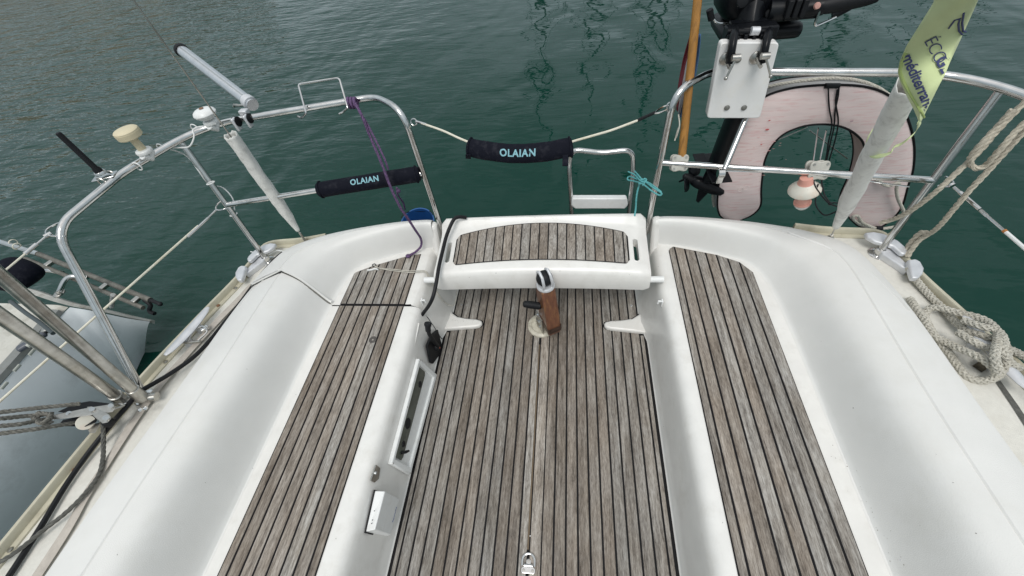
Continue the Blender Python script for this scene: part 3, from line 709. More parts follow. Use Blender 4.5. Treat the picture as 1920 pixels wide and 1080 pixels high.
for zz in (.05, .085, .13):
    g = G(); g.lathe([(.0085, -.004), (.0085, .004), (.005, .005)], tl(-.041, -.012+zz*.1, zz), Rz@Vector((-1, 0, 0)), 6); build('bolt', g, STEEL, til)
# top fitting
g = G(); g.lathe([(.032, -.008), (.039, 0), (.039, .008), (.034, .014)], tl(0, -.022, .350), (0, 0, 1), 28); build('cap_flange', g, ALU, til)
for sx in (-1, 1):
    g = G(); g.tube([tl(.019*sx, -.046, .36), tl(.019*sx, -.052, .392), tl(.018*sx, -.038, .424), tl(.018*sx, -.012, .432), tl(.018*sx, .010, .415), tl(.018*sx, .016, .37)], .0062, 10); build('fork_arm', g, ALU, til)
g = G(); g.ball(tl(0, -.016, .392), .0355, (1, 1, .95)); build('rubber_knob', g, RUB, til)
g = G(); c = tl(-.032, -.03, .235); d = (PZ(984, 570, .235)-c).normalized(); L = (PZ(981, 569, .235)-c).length
g.tube([c, c+d*L*.3, c+d*L*.7, c+d*L*.93, c+d*L], [.014, .0145, .0165, .0150, .008], 16); h = build('side_handle', g, RUB, til)
for k in range(8):
    g = G(); q = c+d*L*(.12+.075*k); g.tube([q-d*.002, q+d*.002], .0172, 14); build('grip_rib', g, RUB, h)

# ------------------------------------------------------------------ pushpit rails
def rail(s, label):
    h = thing('pushpit_rail', label, 'guard rail', (1.33*s, 1.21, .37), 'stainless pushpit rails at the stern')
    top = fillet([flip(Vector(q), s) for q in [(.492, 1.425, .30), (.492, 1.425, .955), (.64, 1.545, .957), (1.345, 1.415, .952), (1.475, 1.10, .952), (1.485, .80, .950), (1.458, .488, .375)]], [.17, .05, .17, .05, .07], 9)
    g = G(); g.tube(top, .0128, 16); build('top_rail', g, STEEL, h)
    g = G(); g.tube([flip(Vector(q), s) for q in [(1.33, 1.205, .365), (1.395, 1.318, .948)]], .0125, 14); build('corner_post', g, STEEL, h)
    g = G(); g.tube([flip(Vector(q), s) for q in [(.495, 1.425, .672), (1.365, 1.262, .665)]], .0118, 14); build('middle_rail', g, STEEL, h)
    for q in ((1.33, 1.205, .362), (1.458, .488, .378)):
        g = G(); g.lathe([(.034, 0), (.034, .004), (.030, .006), (.019, .007), (.018, .028), (.013, .030)], flip(Vector(q), s), (0, 0, 1), 26); build('foot_flange', g, STEEL, h)
        for k in range(3):
            g = G(); a = 2.1*k+.4; g.lathe([(.004, 0), (.003, .0015)], flip(Vector(q)+Vector((math.cos(a)*.026, math.sin(a)*.026, .005)), s), (0, 0, 1), 8); build('flange_screw', g, STEELD, h)
    return h
rl = rail(-1, 'stainless pushpit rail on the left carrying the antennas and the rod holder')
rr = rail(1, 'stainless pushpit rail on the right in front of the horseshoe lifebuoy')
# strut of the right rail behind the white board
g = G(); a = PZ(1358, 318, .668); a.y -= .0; b = PZ(1397, 225, .80); g.tube([a, a+(b-a)*1.9], .0105, 12); build('strut', g, STEEL, rr)
g = G(); a = PZ(1352, 325, .665); g.tube([a+Vector((-.012, 0, 0)), a+Vector((.012, 0, 0))], .017, 14); g.box(a+Vector((0, -.008, -.022)), (.022, .008, .034)); build('strut_clamp', g, STEEL, rr, bevel=.002)

# ------------------------------------------------------------------ fairleads and cleats at the quarters
for s in (-1, 1):
    f_ = thing('fairlead', 'cast aluminium two-horned fairlead on the %s stern corner beside the rail foot' % ('left' if s < 0 else 'right'), 'fairlead', (1.40*s, 1.2, .36), 'stern fairleads')
    def plate(pts, z, th, nm, label=None):
        P = [flip(PZ(420+x/5.4, 440+y/5.4, z), -s) for x, y in pts]; n = len(P); g = G()
        g.add(P+[q-Vector((0, 0, th)) for q in P], [tuple(range(n)), tuple(range(2*n-1, n-1, -1))]+[(i, (i+1) % n, n+(i+1) % n, n+i) for i in range(n)]); build(nm, g, ALU, f_, label=label, bevel=.005, ang=30)
    plate([(205, 375), (330, 232), (385, 212), (420, 215), (400, 262), (290, 345), (215, 405)], .392, .03, 'base')
    plate([(230, 242), (245, 215), (300, 160), (400, 100), (470, 82), (525, 88), (500, 125), (440, 165), (330, 200), (270, 262), (240, 270)], .415, .018, 'horn', 'long rear horn')
    plate([(110, 385), (140, 330), (175, 308), (220, 315), (212, 350), (197, 400), (175, 458), (135, 462), (112, 425)], .412, .022, 'horn', 'short front horn')
def cleat(a, b, z, label):
    a = PZ(*a, z); b = PZ(*b, z); c = (a+b)/2; d = (b-a); h = thing('mooring_cleat', label, 'cleat', (c.x, c.y, z-.05), 'aluminium mooring cleats on the side decks')
    g = G(); L = 12; P = [a+d*k/L+Vector((0, 0, .008*(abs(k/L-.5)*2)**2)) for k in range(L+1)]
    g.tube(P, [.004]+[.007+.004*math.sin(math.pi*k/L) for k in range(1, L)]+[.004], 8, flat=1.9); build('horns', g, ALU, h)
    for t in (.36, .64):
        q = a+d*t; g = G(); g.tube([q, q-Vector((0, 0, .05))], [.013, .018], 12); build('foot', g, ALU, h)
cleat((312, 668), (393, 578), .415, 'long silver mooring cleat on the left toe rail beside the black cable')
cleat((1805, 592), (1928, 735), .415, 'silver mooring cleat on the right side deck under the knotted grey mooring rope')
# shackle lashed to the left cleat
h0 = PZ(372, 628, .40)
sh = thing('shackle', 'stainless shackle on the left toe rail next to the long silver cleat', 'shackle', tuple(h0))
g = G(); g.tube(cat([PZ(352, 640, .40), PZ(362, 622, .405), PZ(380, 612, .41), PZ(388, 622, .405), PZ(370, 640, .40)], 5), .004, 8); build('bow', g, STEEL, sh)
g = G(); g.tube([PZ(346, 643, .40), PZ(376, 640, .40)], .0055, 8); build('pin', g, STEELD, sh)
g = G(); g.box(PZ(384, 616, .40), (.03, .02, .014), Matrix.Rotation(.9, 3, 'Z')); build('plate', g, STEEL, sh, bevel=.002)
single('webbing_strap', webg, TAPE, 'flat beige webbing strap lying along the foot of the left coaming', 'strap')

# ------------------------------------------------------------------ antennas and fittings on the left rail
def rz(x, y): return PZ(x, y, .955)
q = PZ(202, 335, .955)
an = thing('stub_antenna', 'short black stub antenna on a steel bracket at the front of the left rail', 'antenna', tuple(q))
base = PZ(186, 322, .985); tip = UPTO(base, 106, 249)
g = G(); d = tip-base; g.tube([base, base+d*.08, base+d*.12, base+d*.97, tip], [.0135, .0125, .0095, .0085, .0065], 14); build('whip', g, RUB, an)
g = G(); g.lathe([(.019, 0), (.019, .006), (.016, .010)], base-d.normalized()*.008, d, 20); build('mount_ring', g, STEEL, an)
g = G(); bx = basis(d, q-base); c = (base+q)/2-d.normalized()*.004; g.box(c, (.075, .040, .004), bx); build('bracket', g, STEEL, an, bevel=.006)
ta = (PZ(220, 322, .952)-PZ(180, 352, .952)).normalized()
for t in (-.022, .022):
    cc_ = q+ta*t; g = G(); ring_ = [cc_+(Vector((0, 0, 1))*math.cos(a)+ta.cross(Vector((0, 0, 1)))*math.sin(a))*.0175 for a in [2*math.pi*k/18 for k in range(18)]]
    g.tube(ring_, .003, 6, closed=True, cap=False); build('u_bolt', g, STEELD, an)
def mushroom(base_px, head_px, zb, zh, r, m, label, prof, cat_='antenna', sr=.013):
    b_ = PZ(*base_px, zb); t_ = UPTO(b_, *head_px); d = (t_-b_); L = d.length; dn = d.normalized()
    h = thing('gps_antenna', label, cat_, tuple(b_))
    g = G(); g.tube([b_, b_+dn*L*.9], [sr*1.1, sr], 16); build('stem', g, m, h)
    g = G(); g.lathe([(a*r, c*r) for a, c in prof], t_-dn*r*.5, dn, 36); build('head', g, m, h)
    g = G(); g.lathe([(.026, -.008), (.028, 0), (.026, .006), (.017, .008)], b_, dn, 24); g.tube([b_-dn*.008-ta*.02, b_-dn*.030-ta*.0, b_-dn*.008+ta*.02], .014, 10); build('rail_clamp', g, WPL, h, bevel=.002)
    return h, t_, dn, r
mushroom((270, 283), (232, 243), .985, 1.05, .041, CPL, 'yellowed cream mushroom GPS antenna clamped to the left rail', [(.35, -.22), (.90, -.20), (.98, -.12), (1.0, .30), (.985, .31), (.98, .42), (.90, .50), (.6, .56), (.3, .58), (.001, .585)])
h, t_, dn, r = mushroom((395, 228), (377, 204), .985, 1.025, .042, WPL, 'small glossy white mushroom antenna with a dark spot on its top on the left rail', [(.35, -.55), (.7, -.30), (.95, -.08), (1.0, .08), (.92, .26), (.7, .40), (.35, .48), (.001, .50)], sr=.012)
g = G(); g.lathe([(.009, 0), (.008, .001), (.0005, .0012)], t_+dn*.0015, dn, 16); build('brown_spot', g, RUST, h)
ac = thing('antenna_cable', 'thin white antenna cable running along the left rail and down its corner post', 'cable', tuple(PZ(330, 277, .935)))
for P in ([(405, 232, .98), (392, 236, .975), (372, 238, .975), (362, 244, .97), (364, 255, .955), (360, 268, .94), (352, 276, .93), (330, 277, .935), (313, 277, .945)],
          [(315, 279, .945), (338, 286, .90), (356, 298, .86), (372, 320, .83), (392, 345, .76), (418, 352, .70), (436, 372, .66), (440, 395, .62)],
          [(470, 472, .39), (500, 478, .385), (518, 470, .385), (540, 472, .385), (552, 466, .385)]):
    g = G(); g.tube(cat([PZ(*q) for q in P], 5), .0028, 6); build('cable_run', g, WPL, ac)
g = G()
for (x, y, z) in ((302, 277, .95), (258, 312, .95), (438, 402, .615), (395, 343, .78), (365, 240, .955)):
    cc_ = PZ(x, y, z); dd = ta if z > .9 else Vector((-.065, .113, .583)).normalized(); o1 = dd.orthogonal().normalized(); o2 = dd.cross(o1)
    g.tube([cc_+(o1*math.cos(a)+o2*math.sin(a))*.0155 for a in [2*math.pi*k/14 for k in range(14)]], .0024, 6, closed=True, cap=False)
build('cable_ties', g, WPL, rl, label='white cable ties round the left rail')

# rod holder
q = PZ(458, 222, .955)
rh = thing('rod_holder', 'silver tube rod holder with black rim clamped to the left rail', 'rod holder', tuple(q))
a = PZ(470, 194, .985); b = PZ(340, 94, 1.12); d = b-a
g = G(); g.tube([a-d*.03, a, a+d*.02, b], .024, 24, cap=True); build('tube', g, mat('bright_tube', (.72, .73, .75), .24, .9, var=.08, vscale=40), rh)
g = G(); g.tube([a+d*.05+Vector((.008, -.010, .019)), b+Vector((.008, -.010, .019))-d*.02], .0035, 8); build('seam_rib', g, STEEL, rh)
g = G(); g.lathe([(.0235, -.012), (.0275, -.012), (.0285, 0), (.0265, .007), (.023, .007), (.022, -.02)], b, d, 28); build('black_rim', g, RUB, rh)
g = G(); g.lathe([(.0222, 0), (.001, .0005)], b+d.normalized()*.001, d, 24); build('dark_bore', g, BLK, rh)
g = G(); g.lathe([(.028, -.014), (.028, .014)], a+d*.02, d, 24); build('collar', g, ALU, rh)
for (x, y) in ((444, 228), (466, 222)):
    c = PZ(x, y, .957); g = G(); g.box(c+Vector((0, -.010, -.006)), (.012, .026, .052)); build('clamp', g, ALU, rh, bevel=.005)
    g = G(); g.tube([c+Vector((-.0085, 0, 0)), c+Vector((.0085, 0, 0))], .019, 16); build('clamp_ring', g, RUB, rh)
g = G(); c = PZ(448, 198, .985); g.tube([c+Vector((.02, 0, .0)), c, c+Vector((-.022, .004, .003)), c+Vector((-.03, .004, -.004))], .005, 8); build('wing_screw', g, STEELD, rh)
g = G(); g.box(PZ(458, 210, .972), (.034, .028, .020)); build('neck', g, ALU, rh, bevel=.004)

# wire hoop holder on top of the left rail
a = PZ(574, 212, .955); b = PZ(652, 202, .955)
g = G(); g.tube(fillet([PZ(558, 218, .935), PZ(566, 222, .93), a, PZ(559, 158, 1.03), PZ(636, 146, 1.03), b, PZ(643, 210, .935), PZ(636, 214, .93)], [.01, .004, .012, .014, .004, .01], 4), .0040, 8)
single('wire_holder', g, STEEL, 'thin bent wire hoop standing on the left rail beside the purple knot', 'holder')

# ------------------------------------------------------------------ rail pads
def pad(pts, R, txt_px, name, label, txt_h, flat=.8, flap=True, sag=0):
    P = cat(pts, 8); fr = frames(P); c = P[len(P)//2]
    h = thing(name, label, 'pad', tuple(c), 'black rail pads with pale lettering')
    rr_ = []
    n = len(P); g = G(); seg = 28; rows = []
    view = (EYE-c).normalized()
    for i, q in enumerate(P):
        t = fr[i][2]; up = (view-t*view.dot(t)).normalized(); sd = t.cross(up)
        e = min(i, n-1-i)/(n-1); rad = R*(.90 if e < .01 else 1.0); row = []
        for k in range(seg):
            a = 2*math.pi*k/seg
            wob = 1+.05*noise.noise(Vector((q.x*22, math.cos(a)*1.6, math.sin(a)*1.6)))+.03*noise.noise(Vector((q.x*70, math.cos(a)*4, math.sin(a)*4)))
            row.append(q+(up*math.cos(a)*flat+sd*math.sin(a))*rad*wob)
        rows.append(row)
    g.grid(rows, closed=True); m = len(rows); g.f.append(tuple(range(seg-1, -1, -1))); g.f.append(tuple((m-1)*seg+k for k in range(seg)))
    build('sleeve', g, FAB, h, sub=1)
    for i in (1, n-2):
        g = G(); t = fr[i][2]; up = (view-t*view.dot(t)).normalized(); sd = t.cross(up)
        g.tube([P[i]+(up*math.cos(2*math.pi*k/24)*flat+sd*math.sin(2*math.pi*k/24))*R*1.03 for k in range(24)], .0035, 6, closed=True, cap=False); build('end_hem', g, FAB, h)
    # lettering wrapped round the sleeve
    vs, fs = text_geo('OLAIAN', txt_h, txt_h*.028, 1.12, 4)
    w_ = max(v.x for v in vs)-min(v.x for v in vs)
    tc_ = _on(P, txt_px); q0, t0 = tc_
    if t0.dot(R_) < 0: t0 = -t0
    up = (view-t0*view.dot(t0)).normalized(); sd = up.cross(t0)
    g2 = G(); off = (PZ(txt_px[0], txt_px[1], q0.z)-q0).dot(sd)
    lim = R*.85; off = max(-lim*.7, min(lim*.7, off))
    out_ = []
    for v in vs:
        y = v.y+off; a = y/R; base_ = q0+t0*v.x
        bi = min(range(n), key=lambda i: abs((P[i]-q0).dot(t0)-v.x)); dz = (P[bi]-q0); dz = dz-t0*dz.dot(t0)
        out_.append(base_+dz+(up*math.cos(a)*flat+sd*math.sin(a))*(R*1.075))
    g2.add(out_, fs); build('printed_word', g2, TEALP, h, smooth=False)
    return h, P, fr, view
def _on(P, px):
    best = None
    d = _ray(*px).normalized()
    for i in range(len(P)-1):
        for k in range(10):
            q = P[i]+(P[i+1]-P[i])*k/10; e = ((q-EYE)-d*(q-EYE).dot(d)).length
            if best is None or e < best[0]: best = (e, q, (P[i+1]-P[i]).normalized())
    return best[1], best[2]
m0, m1 = Vector((-.495, 1.425, .672)), Vector((-1.365, 1.262, .665))
def onmid(x, y, s=-1):
    A_ = flip(m0, 1) if s < 0 else Vector((.495, 1.425, .672)); B_ = m1 if s < 0 else Vector((1.365, 1.262, .665))
    d = _ray(x, y).normalized(); best = min((((A_+(B_-A_)*k/400-EYE)-d*((A_+(B_-A_)*k/400-EYE).dot(d))).length, k) for k in range(401)); return A_+(B_-A_)*best[1]/400
pA, pB = onmid(592, 350), onmid(790, 331)
pad([pA, pA*.66+pB*.34, pA*.33+pB*.67, pB], .034, (688, 338), 'rail_pad', 'black sleeve lettered OLAIAN round the middle bar of the left rail', .0315, flat=.9)
# gate wire with second pad
wl = [PZ(776, 229, .868), PZ(790, 231, .868), PZ(830, 245, .862), PZ(870, 263, .855), PZ(920, 280, .845), PZ(972, 284, .842), PZ(1030, 278, .845), PZ(1078, 264, .852), PZ(1120, 252, .858), PZ(1150, 243, .862), PZ(1195, 226, .868), PZ(1228, 211, .872)]
gate = thing('gate_lifeline', 'white coated wire slung across the stern gap between the two rails', 'lifeline', tuple(wl[5]))
g = G(); g.tube(cat(wl[1:11], 5), .0042, 8); build('wire', g, WIREW, gate)
g = G(); g.tube([wl[10], wl[11]], .0055, 8); build('black_sleeve', g, RUB, gate)
def ringat(c, r, ax, th=.0028):
    ax = Vector(ax).normalized(); a_ = ax.orthogonal().normalized(); b_ = ax.cross(a_)
    return [c+(a_*math.cos(2*math.pi*k/20)+b_*math.sin(2*math.pi*k/20))*r for k in range(20)]
view0 = (EYE-wl[-1]).normalized()
for q in (PZ(776, 229, .868), PZ(1257, 199, .878)):
    g = G(); g.tube(ringat(q, .0125, view0+Vector((.2, 0, 0))), .0026, 6, closed=True, cap=False); build('ring', g, STEEL, gate)
g = G(); g.tube(cat([PZ(1228, 212, .872), PZ(1238, 203, .874), PZ(1250, 198, .876), PZ(1256, 201, .877), PZ(1248, 207, .875), PZ(1234, 212, .873)], 5, True), .0028, 6, closed=True, cap=False); build('snap_hook', g, STEEL, gate)
g = G(); g.tube([PZ(780, 228, .868), PZ(800, 234, .866)], .006, 8); build('ferrule', g, STEEL, gate)
pp = [q+Vector((0, 0, -.016)) for q in (PZ(874, 268, .857), PZ(920, 277, .85), PZ(972, 281, .846), PZ(1030, 276, .85), PZ(1075, 267, .857))]
h, P, fr, view = pad(pp, .034, (972, 288), 'rail_pad', 'black sagging sleeve lettered OLAIAN hung on the stern gate wire', .0335, flat=.55)
for (x, y0_, y1_) in ((1060, 285, 311), (878, 290, 297)):
    a = PZ(x, y0_, .83); b = PZ(x, y1_, .81); g = G(); g.box((a+b)/2, (.020, .004, (a-b).length), basis((a-b), R_).to_3x3()); build('closing_tab', g, FAB, h, smooth=False)

# ------------------------------------------------------------------ lifelines
def lifeline(pts, name, label, metal_n=3):
    pts = [Vector(q) for q in pts]; h = thing(name, label, 'lifeline', tuple(pts[0]))
    return h
# left upper: bail, toggle, turnbuckle, wire running forward
c0 = PZ(92, 440, .93)
L1 = lifeline([c0], 'upper_lifeline', 'upper left lifeline with its toggle hooked to a wire bail on the rail bend')
g = G(); g.tube(cat([PZ(124, 417, .935), PZ(108, 419, .935), PZ(88, 431, .93), PZ(90, 441, .93), PZ(124, 443, .925)], 4), .0030, 6); build('bail', g, STEEL, L1)
g = G(); g.tube([PZ(97, 437, .93), PZ(84, 444, .93)], .0075, 10); build('toggle', g, STEEL, L1)
fw_ = Vector((-.05, -1, -.02)).normalized()
a = PZ(84, 445, .93); b = PZ(47, 476, .925)
g = G(); g.tube([a, a+(b-a)*.4, a+(b-a)*.42, b], [.003, .003, .0062, .0062], 10); build('turnbuckle', g, STEEL, L1)
g = G(); g.tube([b, b+(b-a)*6], .003, 8); build('wire', g, WIREW, L1)
# left lower
a = PZ(406, 393, .675); b = PZ(-20, 770, .60)
L2 = lifeline([a], 'lower_lifeline', 'lower left white coated lifeline crossing above the neighbouring grey hull')
g = G(); g.tube([PZ(372, 423, .668), b], .0042, 8); build('wire', g, WIREW, L2)
g = G(); g.tube([a, PZ(392, 407, .672), PZ(390, 409, .672), PZ(352, 444, .665)], [.004, .004, .0055, .0050], 10); build('end_fitting', g, STEEL, L2)
g = G(); g.tube(cat([PZ(417, 375, .69), PZ(407, 384, .685), PZ(405, 392, .68), PZ(412, 394, .675), PZ(426, 391, .665)], 4), .0030, 6); build('bail', g, STEEL, L2)
# right
a = PZ(1783, 346, .68)
L3 = lifeline([a], 'side_lifeline', 'right lifeline with a long turnbuckle and an orange-tipped white sleeve over dark water')
g = G(); g.tube(cat([PZ(1772, 331, .685), PZ(1780, 335, .68), PZ(1788, 344, .68), PZ(1776, 350, .675), PZ(1758, 348, .67)], 4), .003, 6); build('bail', g, STEEL, L3)
e = PZ(1842, 397, .665); dd = e-a
g = G(); g.tube([a, a+dd*.06], .0095, 10); g.tube([a+dd*.1, a+dd*.3], .0045, 8); g.tube([a+dd*.3, a+dd*.92], .0062, 10); g.tube([e-dd*.06, e+dd*.15], .005, 8); build('turnbuckle', g, STEEL, L3)
g = G(); f2 = a+dd*1.62; g.tube([e, f2], .0038, 8); build('wire_end', g, STEEL, L3)
g = G(); g.tube([f2, f2+dd*.06], .0058, 8); build('rusty_collar', g, mat('rusty_orange', (.45, .18, .05), .7, var=.3), L3)
g = G(); g.tube([f2+dd*.06, f2+dd*8], .0052, 8); build('wire', g, WPL, L3)

# ------------------------------------------------------------------ backstays with worn white sleeves
def backstay(s, foot, p1, z1, far_dir, label):
    h = thing('backstay', label, 'backstay', tuple(foot))
    top = p1; d = (top-foot).normalized()
    g = G(); g.tube([foot+d*.02, foot+d*6], .0028, 8); build('wire', g, STEELD, h)
    g = G(); g.tube([foot, foot+d*.028], .0065, 10); g.lathe([(.013, 0), (.012, .006), (.004, .009)], foot-Vector((0, 0, .004)), (0, 0, 1), 16); build('chainplate_toggle', g, STEELD, h)
    return h, d
footL = PZ(575, 455, .372); dL = Vector((.149, -.155, 1)).normalized()
# choose the slope so that the wire passes where the photo shows it
def slope(foot, far_px, zf): return (PZ(*far_px, zf)-foot).normalized()
dL = slope(footL, (250, 0), 1.405)
hL, _ = backstay(-1, footL, footL+dL, 1, None, 'left backstay wire rising from a torn white sleeve')
def sleeve(foot, d, t0, t1, r0, r1, h, name='sleeve', torn=1):
    n = 60; seg = 20; rows = []; nn = (EYE-(foot+d*(t0+t1)/2)); nn = (nn-d*nn.dot(d)).normalized(); bb = d.cross(nn)
    for i in range(n+1):
        t = i/n; r = r0+(r1-r0)*min(1, t*4) ; c = foot+d*(t0+(t1-t0)*t); row = []
        for k in range(seg):
            a = 2*math.pi*k/seg
            wob = 1+.13*noise.noise(Vector((t*9, math.cos(a)*1.3+5*torn, math.sin(a)*1.3)))+.05*noise.noise(Vector((t*40, math.cos(a)*3, math.sin(a)*3)))
            # a stitched flap stands off along one side
            fl = 1+.42*max(0, math.cos(a-2.2*torn))**14
            up = 0 if i < n else .012*noise.noise(Vector((math.cos(a)*2, math.sin(a)*2, 3)))
            row.append(c+(nn*math.cos(a)+bb*math.sin(a))*r*wob*fl+d*up)
        rows.append(row)
    g = G(); g.grid(rows, closed=True); o = build(name, g, SLV, h, ang=70); 
    sol = o.modifiers.new('t', 'SOLIDIFY'); sol.thickness = .0015
    return o
# length up to the photo's (430, 255)
def along(foot, d, px):
    r = _ray(*px).normalized(); best = min(((((foot+d*t)-EYE)-r*((foot+d*t)-EYE).dot(r)).length, t) for t in [k*.004 for k in range(0, 500)]); return best[1]
tL = along(footL, dL, (428, 256)); sleeve(footL, dL, along(footL, dL, (556, 433)), tL, .010, .0225, hL, torn=1)
g = G(); g.tube([footL+dL*.03, footL+dL*.07], .0055, 8); build('turnbuckle', g, STEELD, hL)
footR = PZ(1557, 445, .372); dR = slope(footR, (1790, 0), 1.345)
hR, _ = backstay(1, footR, footR+dR, 1, None, 'right backstay in a long stained white sleeve behind the lime banner')
sleeve(footR, dR, along(footR, dR, (1566, 425)), along(footR, dR, (1722, 160)), .011, .0235, hR, torn=-1)

# ------------------------------------------------------------------ lime banner
ban = thing('banner', 'torn lime green banner with navy lettering tied to the right backstay', 'banner', tuple(PZ(1740, 120, 1.0)))
def bz(y): return 1.385-(y/230)*.21
Ledge = [(1765, -60), (1750, 5), (1722, 50), (1700, 85), (1687, 115), (1683, 135), (1687, 152), (1698, 176), (1712, 203), (1722, 226)]
Redge = [(1856, -60), (1832, 5), (1812, 50), (1796, 85), (1782, 115), (1772, 140), (1762, 158), (1750, 182), (1737, 208), (1727, 229)]
def edge(E_, y):
    for (x0, y0), (x1, y1) in zip(E_, E_[1:]):
        if y0 <= y <= y1: return x0+(x1-x0)*(y-y0)/(y1-y0)
    return E_[-1][0]
def bsurf(x, y, lift=0):
    xl, xr = edge(Ledge, y), edge(Redge, y); u = (x-xl)/max(1, xr-xl)
    z = bz(y)+.006*math.sin(u*3.1)+.010*math.sin(y*.035+u*2)*(.3+u)
    P0 = PZ(x, y, z); v = (EYE-P0).normalized(); return P0+v*lift
rows = []
for j in range(60):
    y = -60+288*j/59; xl, xr = edge(Ledge, y), edge(Redge, y)
    rows.append([bsurf(xl+(xr-xl)*i/14, y) for i in range(15)])
g = G(); g.grid(rows); o = build('cloth', g, LIME, ban); sol = o.modifiers.new('t', 'SOLIDIFY'); sol.thickness = .0012
# hem seam on the left edge
g = G(); g.tube([bsurf(edge(Ledge, y)+(4+max(0, (y-130))*.10), y, .001) for y in range(100, 222, 6)], .0022, 6); build('hem', g, mat('lime_hem', (.36, .45, .16), .85), ban)
XS = .70
def ban_text(txt, size, px, ang, bold, name, sp=1.0, clip=1.0):
    vs, fs = text_geo(txt, size, bold*size, sp, 4); x0 = min(v.x for v in vs); ca, sa = math.cos(ang), math.sin(ang); vs = [Vector(((v.x-x0)*XS+x0, v.y, 0)) for v in vs]
    pts = []
    for v in vs:
        X, Y = v.x-x0, v.y
        pts.append((px[0]+X*ca+Y*sa, px[1]+X*sa-Y*ca))
    ok = [f for f in fs if all(pts[i][0] < edge(Redge, pts[i][1])-1.0 for i in f)]
    g = G(); g.add([bsurf(x, y, .0032) for x, y in pts], ok); build(name, g, INK, ban, smooth=False)
ban_text('méditerranée', 34, (1700, 104), math.radians(66), .022, 'printed_word', .95)
ban_text('ÉCO', 38, (1743, 74), math.radians(62), -.010, 'printed_word', .9)
ban_text('GE', 36, (1763, 108), math.radians(62), .03, 'printed_word', .9)
for P in ([(1779, 53), (1790, 38), (1800, 35), (1797, 45), (1798, 58), (1804, 65)], [(1807, 25), (1804, 44), (1806, 58), (1811, 60)]):
    g = G(); g.tube([bsurf(x, y, .003) for x, y in P], .0012, 6); build('printed_mark', g, INK, ban)
g = G(); P = cat([bsurf(1724, 226), PZ(1722, 240, 1.03), PZ(1706, 258, 1.01), PZ(1690, 270, .99), PZ(1676, 276, .98), PZ(1672, 285, .97), PZ(1655, 292, .955), PZ(1638, 292, .94), PZ(1627, 284, .93), PZ(1624, 274, .93)], 6)
fr = frames(P); rows = []
for i, q in enumerate(P):
    wd = .0075+.004*noise.noise(q*30); rows.append([q-U_*wd*.7-R_*wd*.5, q, q+U_*wd*.7+R_*wd*.5])
g.grid(rows); o = build('torn_tie', g, LIME, ban); sol = o.modifiers.new('t', 'SOLIDIFY'); sol.thickness = .001
g = G(); P = cat([PZ(1624, 274, .93), PZ(1632, 258, .955), PZ(1648, 232, .985), PZ(1664, 210, 1.01), PZ(1684, 178, 1.04)], 6); rows = []
for i, q in enumerate(P):
    wd = .0055+.003*noise.noise(q*40); rows.append([q-R_*wd+U_*wd*.4, q+F_*-.004, q+R_*wd-U_*wd*.4])
g.grid(rows); o = build('torn_tie', g, LIME, ban); sol = o.modifiers.new('t', 'SOLIDIFY'); sol.thickness = .001

# ------------------------------------------------------------------ outboard bracket board and motor
Yb = 1.455
cb = [PY(x, y, Yb) for x, y in [(1352, 80), (1462, 80), (1425, 222), (1325, 222)]]
bo = thing('motor_board', 'white plastic outboard mounting board with rust marks bolted to the right rail', 'mounting board', tuple((cb[0]+cb[2])/2))
def rquad(c, n=5, k=.09):
    out_ = []
    for i in range(4):
        p, a, b = c[i], c[i-1], c[(i+1) % 4]
        A_ = p+(a-p).normalized()*.014; B_ = p+(b-p).normalized()*.014
        for j in range(n+1): t = j/n; out_.append(A_*(1-t)**2+p*2*t*(1-t)+B_*t*t)
    return out_
f_ = rquad(cb); n = len(f_)
g = G(); g.add(f_+[q+Vector((0, .034, 0)) for q in f_], [tuple(range(n)), tuple(range(2*n-1, n-1, -1))]+[(i, (i+1) % n, n+(i+1) % n, n+i) for i in range(n)])
build('board', g, mat('white_board', (.78, .78, .77), .4, var=.03, vscale=20, stain=(.60, .52, .36), sscale=9, samt=.25), bo, bevel=.003, ang=30)
for (x, y) in ((1363, 202), (1395, 202), (1384, 112)):
    g = G(); g.lathe([(.0095, 0), (.0095, .002), (.006, .0045), (.001, .005)], PY(x, y, Yb-.001), (0, -1, 0), 18); build('bolt', g, mat('dull_bolt', (.22, .22, .20), .5, .5), bo)
for (x, y) in ((1364, 108), (1424, 106)):
    g = G(); g.lathe([(.021, 0), (.0205, .0012), (.019, .0008), (.016, .0005)], PY(x+3, y+1, Yb-.0008), (0, -1, 0), 24); build('rust_ring', g, mat('rust_stain', (.42, .27, .10), .8, var=.5, vscale=90), bo)
mo = thing('outboard_motor', 'small black outboard motor clamped onto the white mounting board', 'outboard motor', tuple(PY(1400, 60, 1.6)))
def PB(x, y, Y): return PY(x, y, Y)
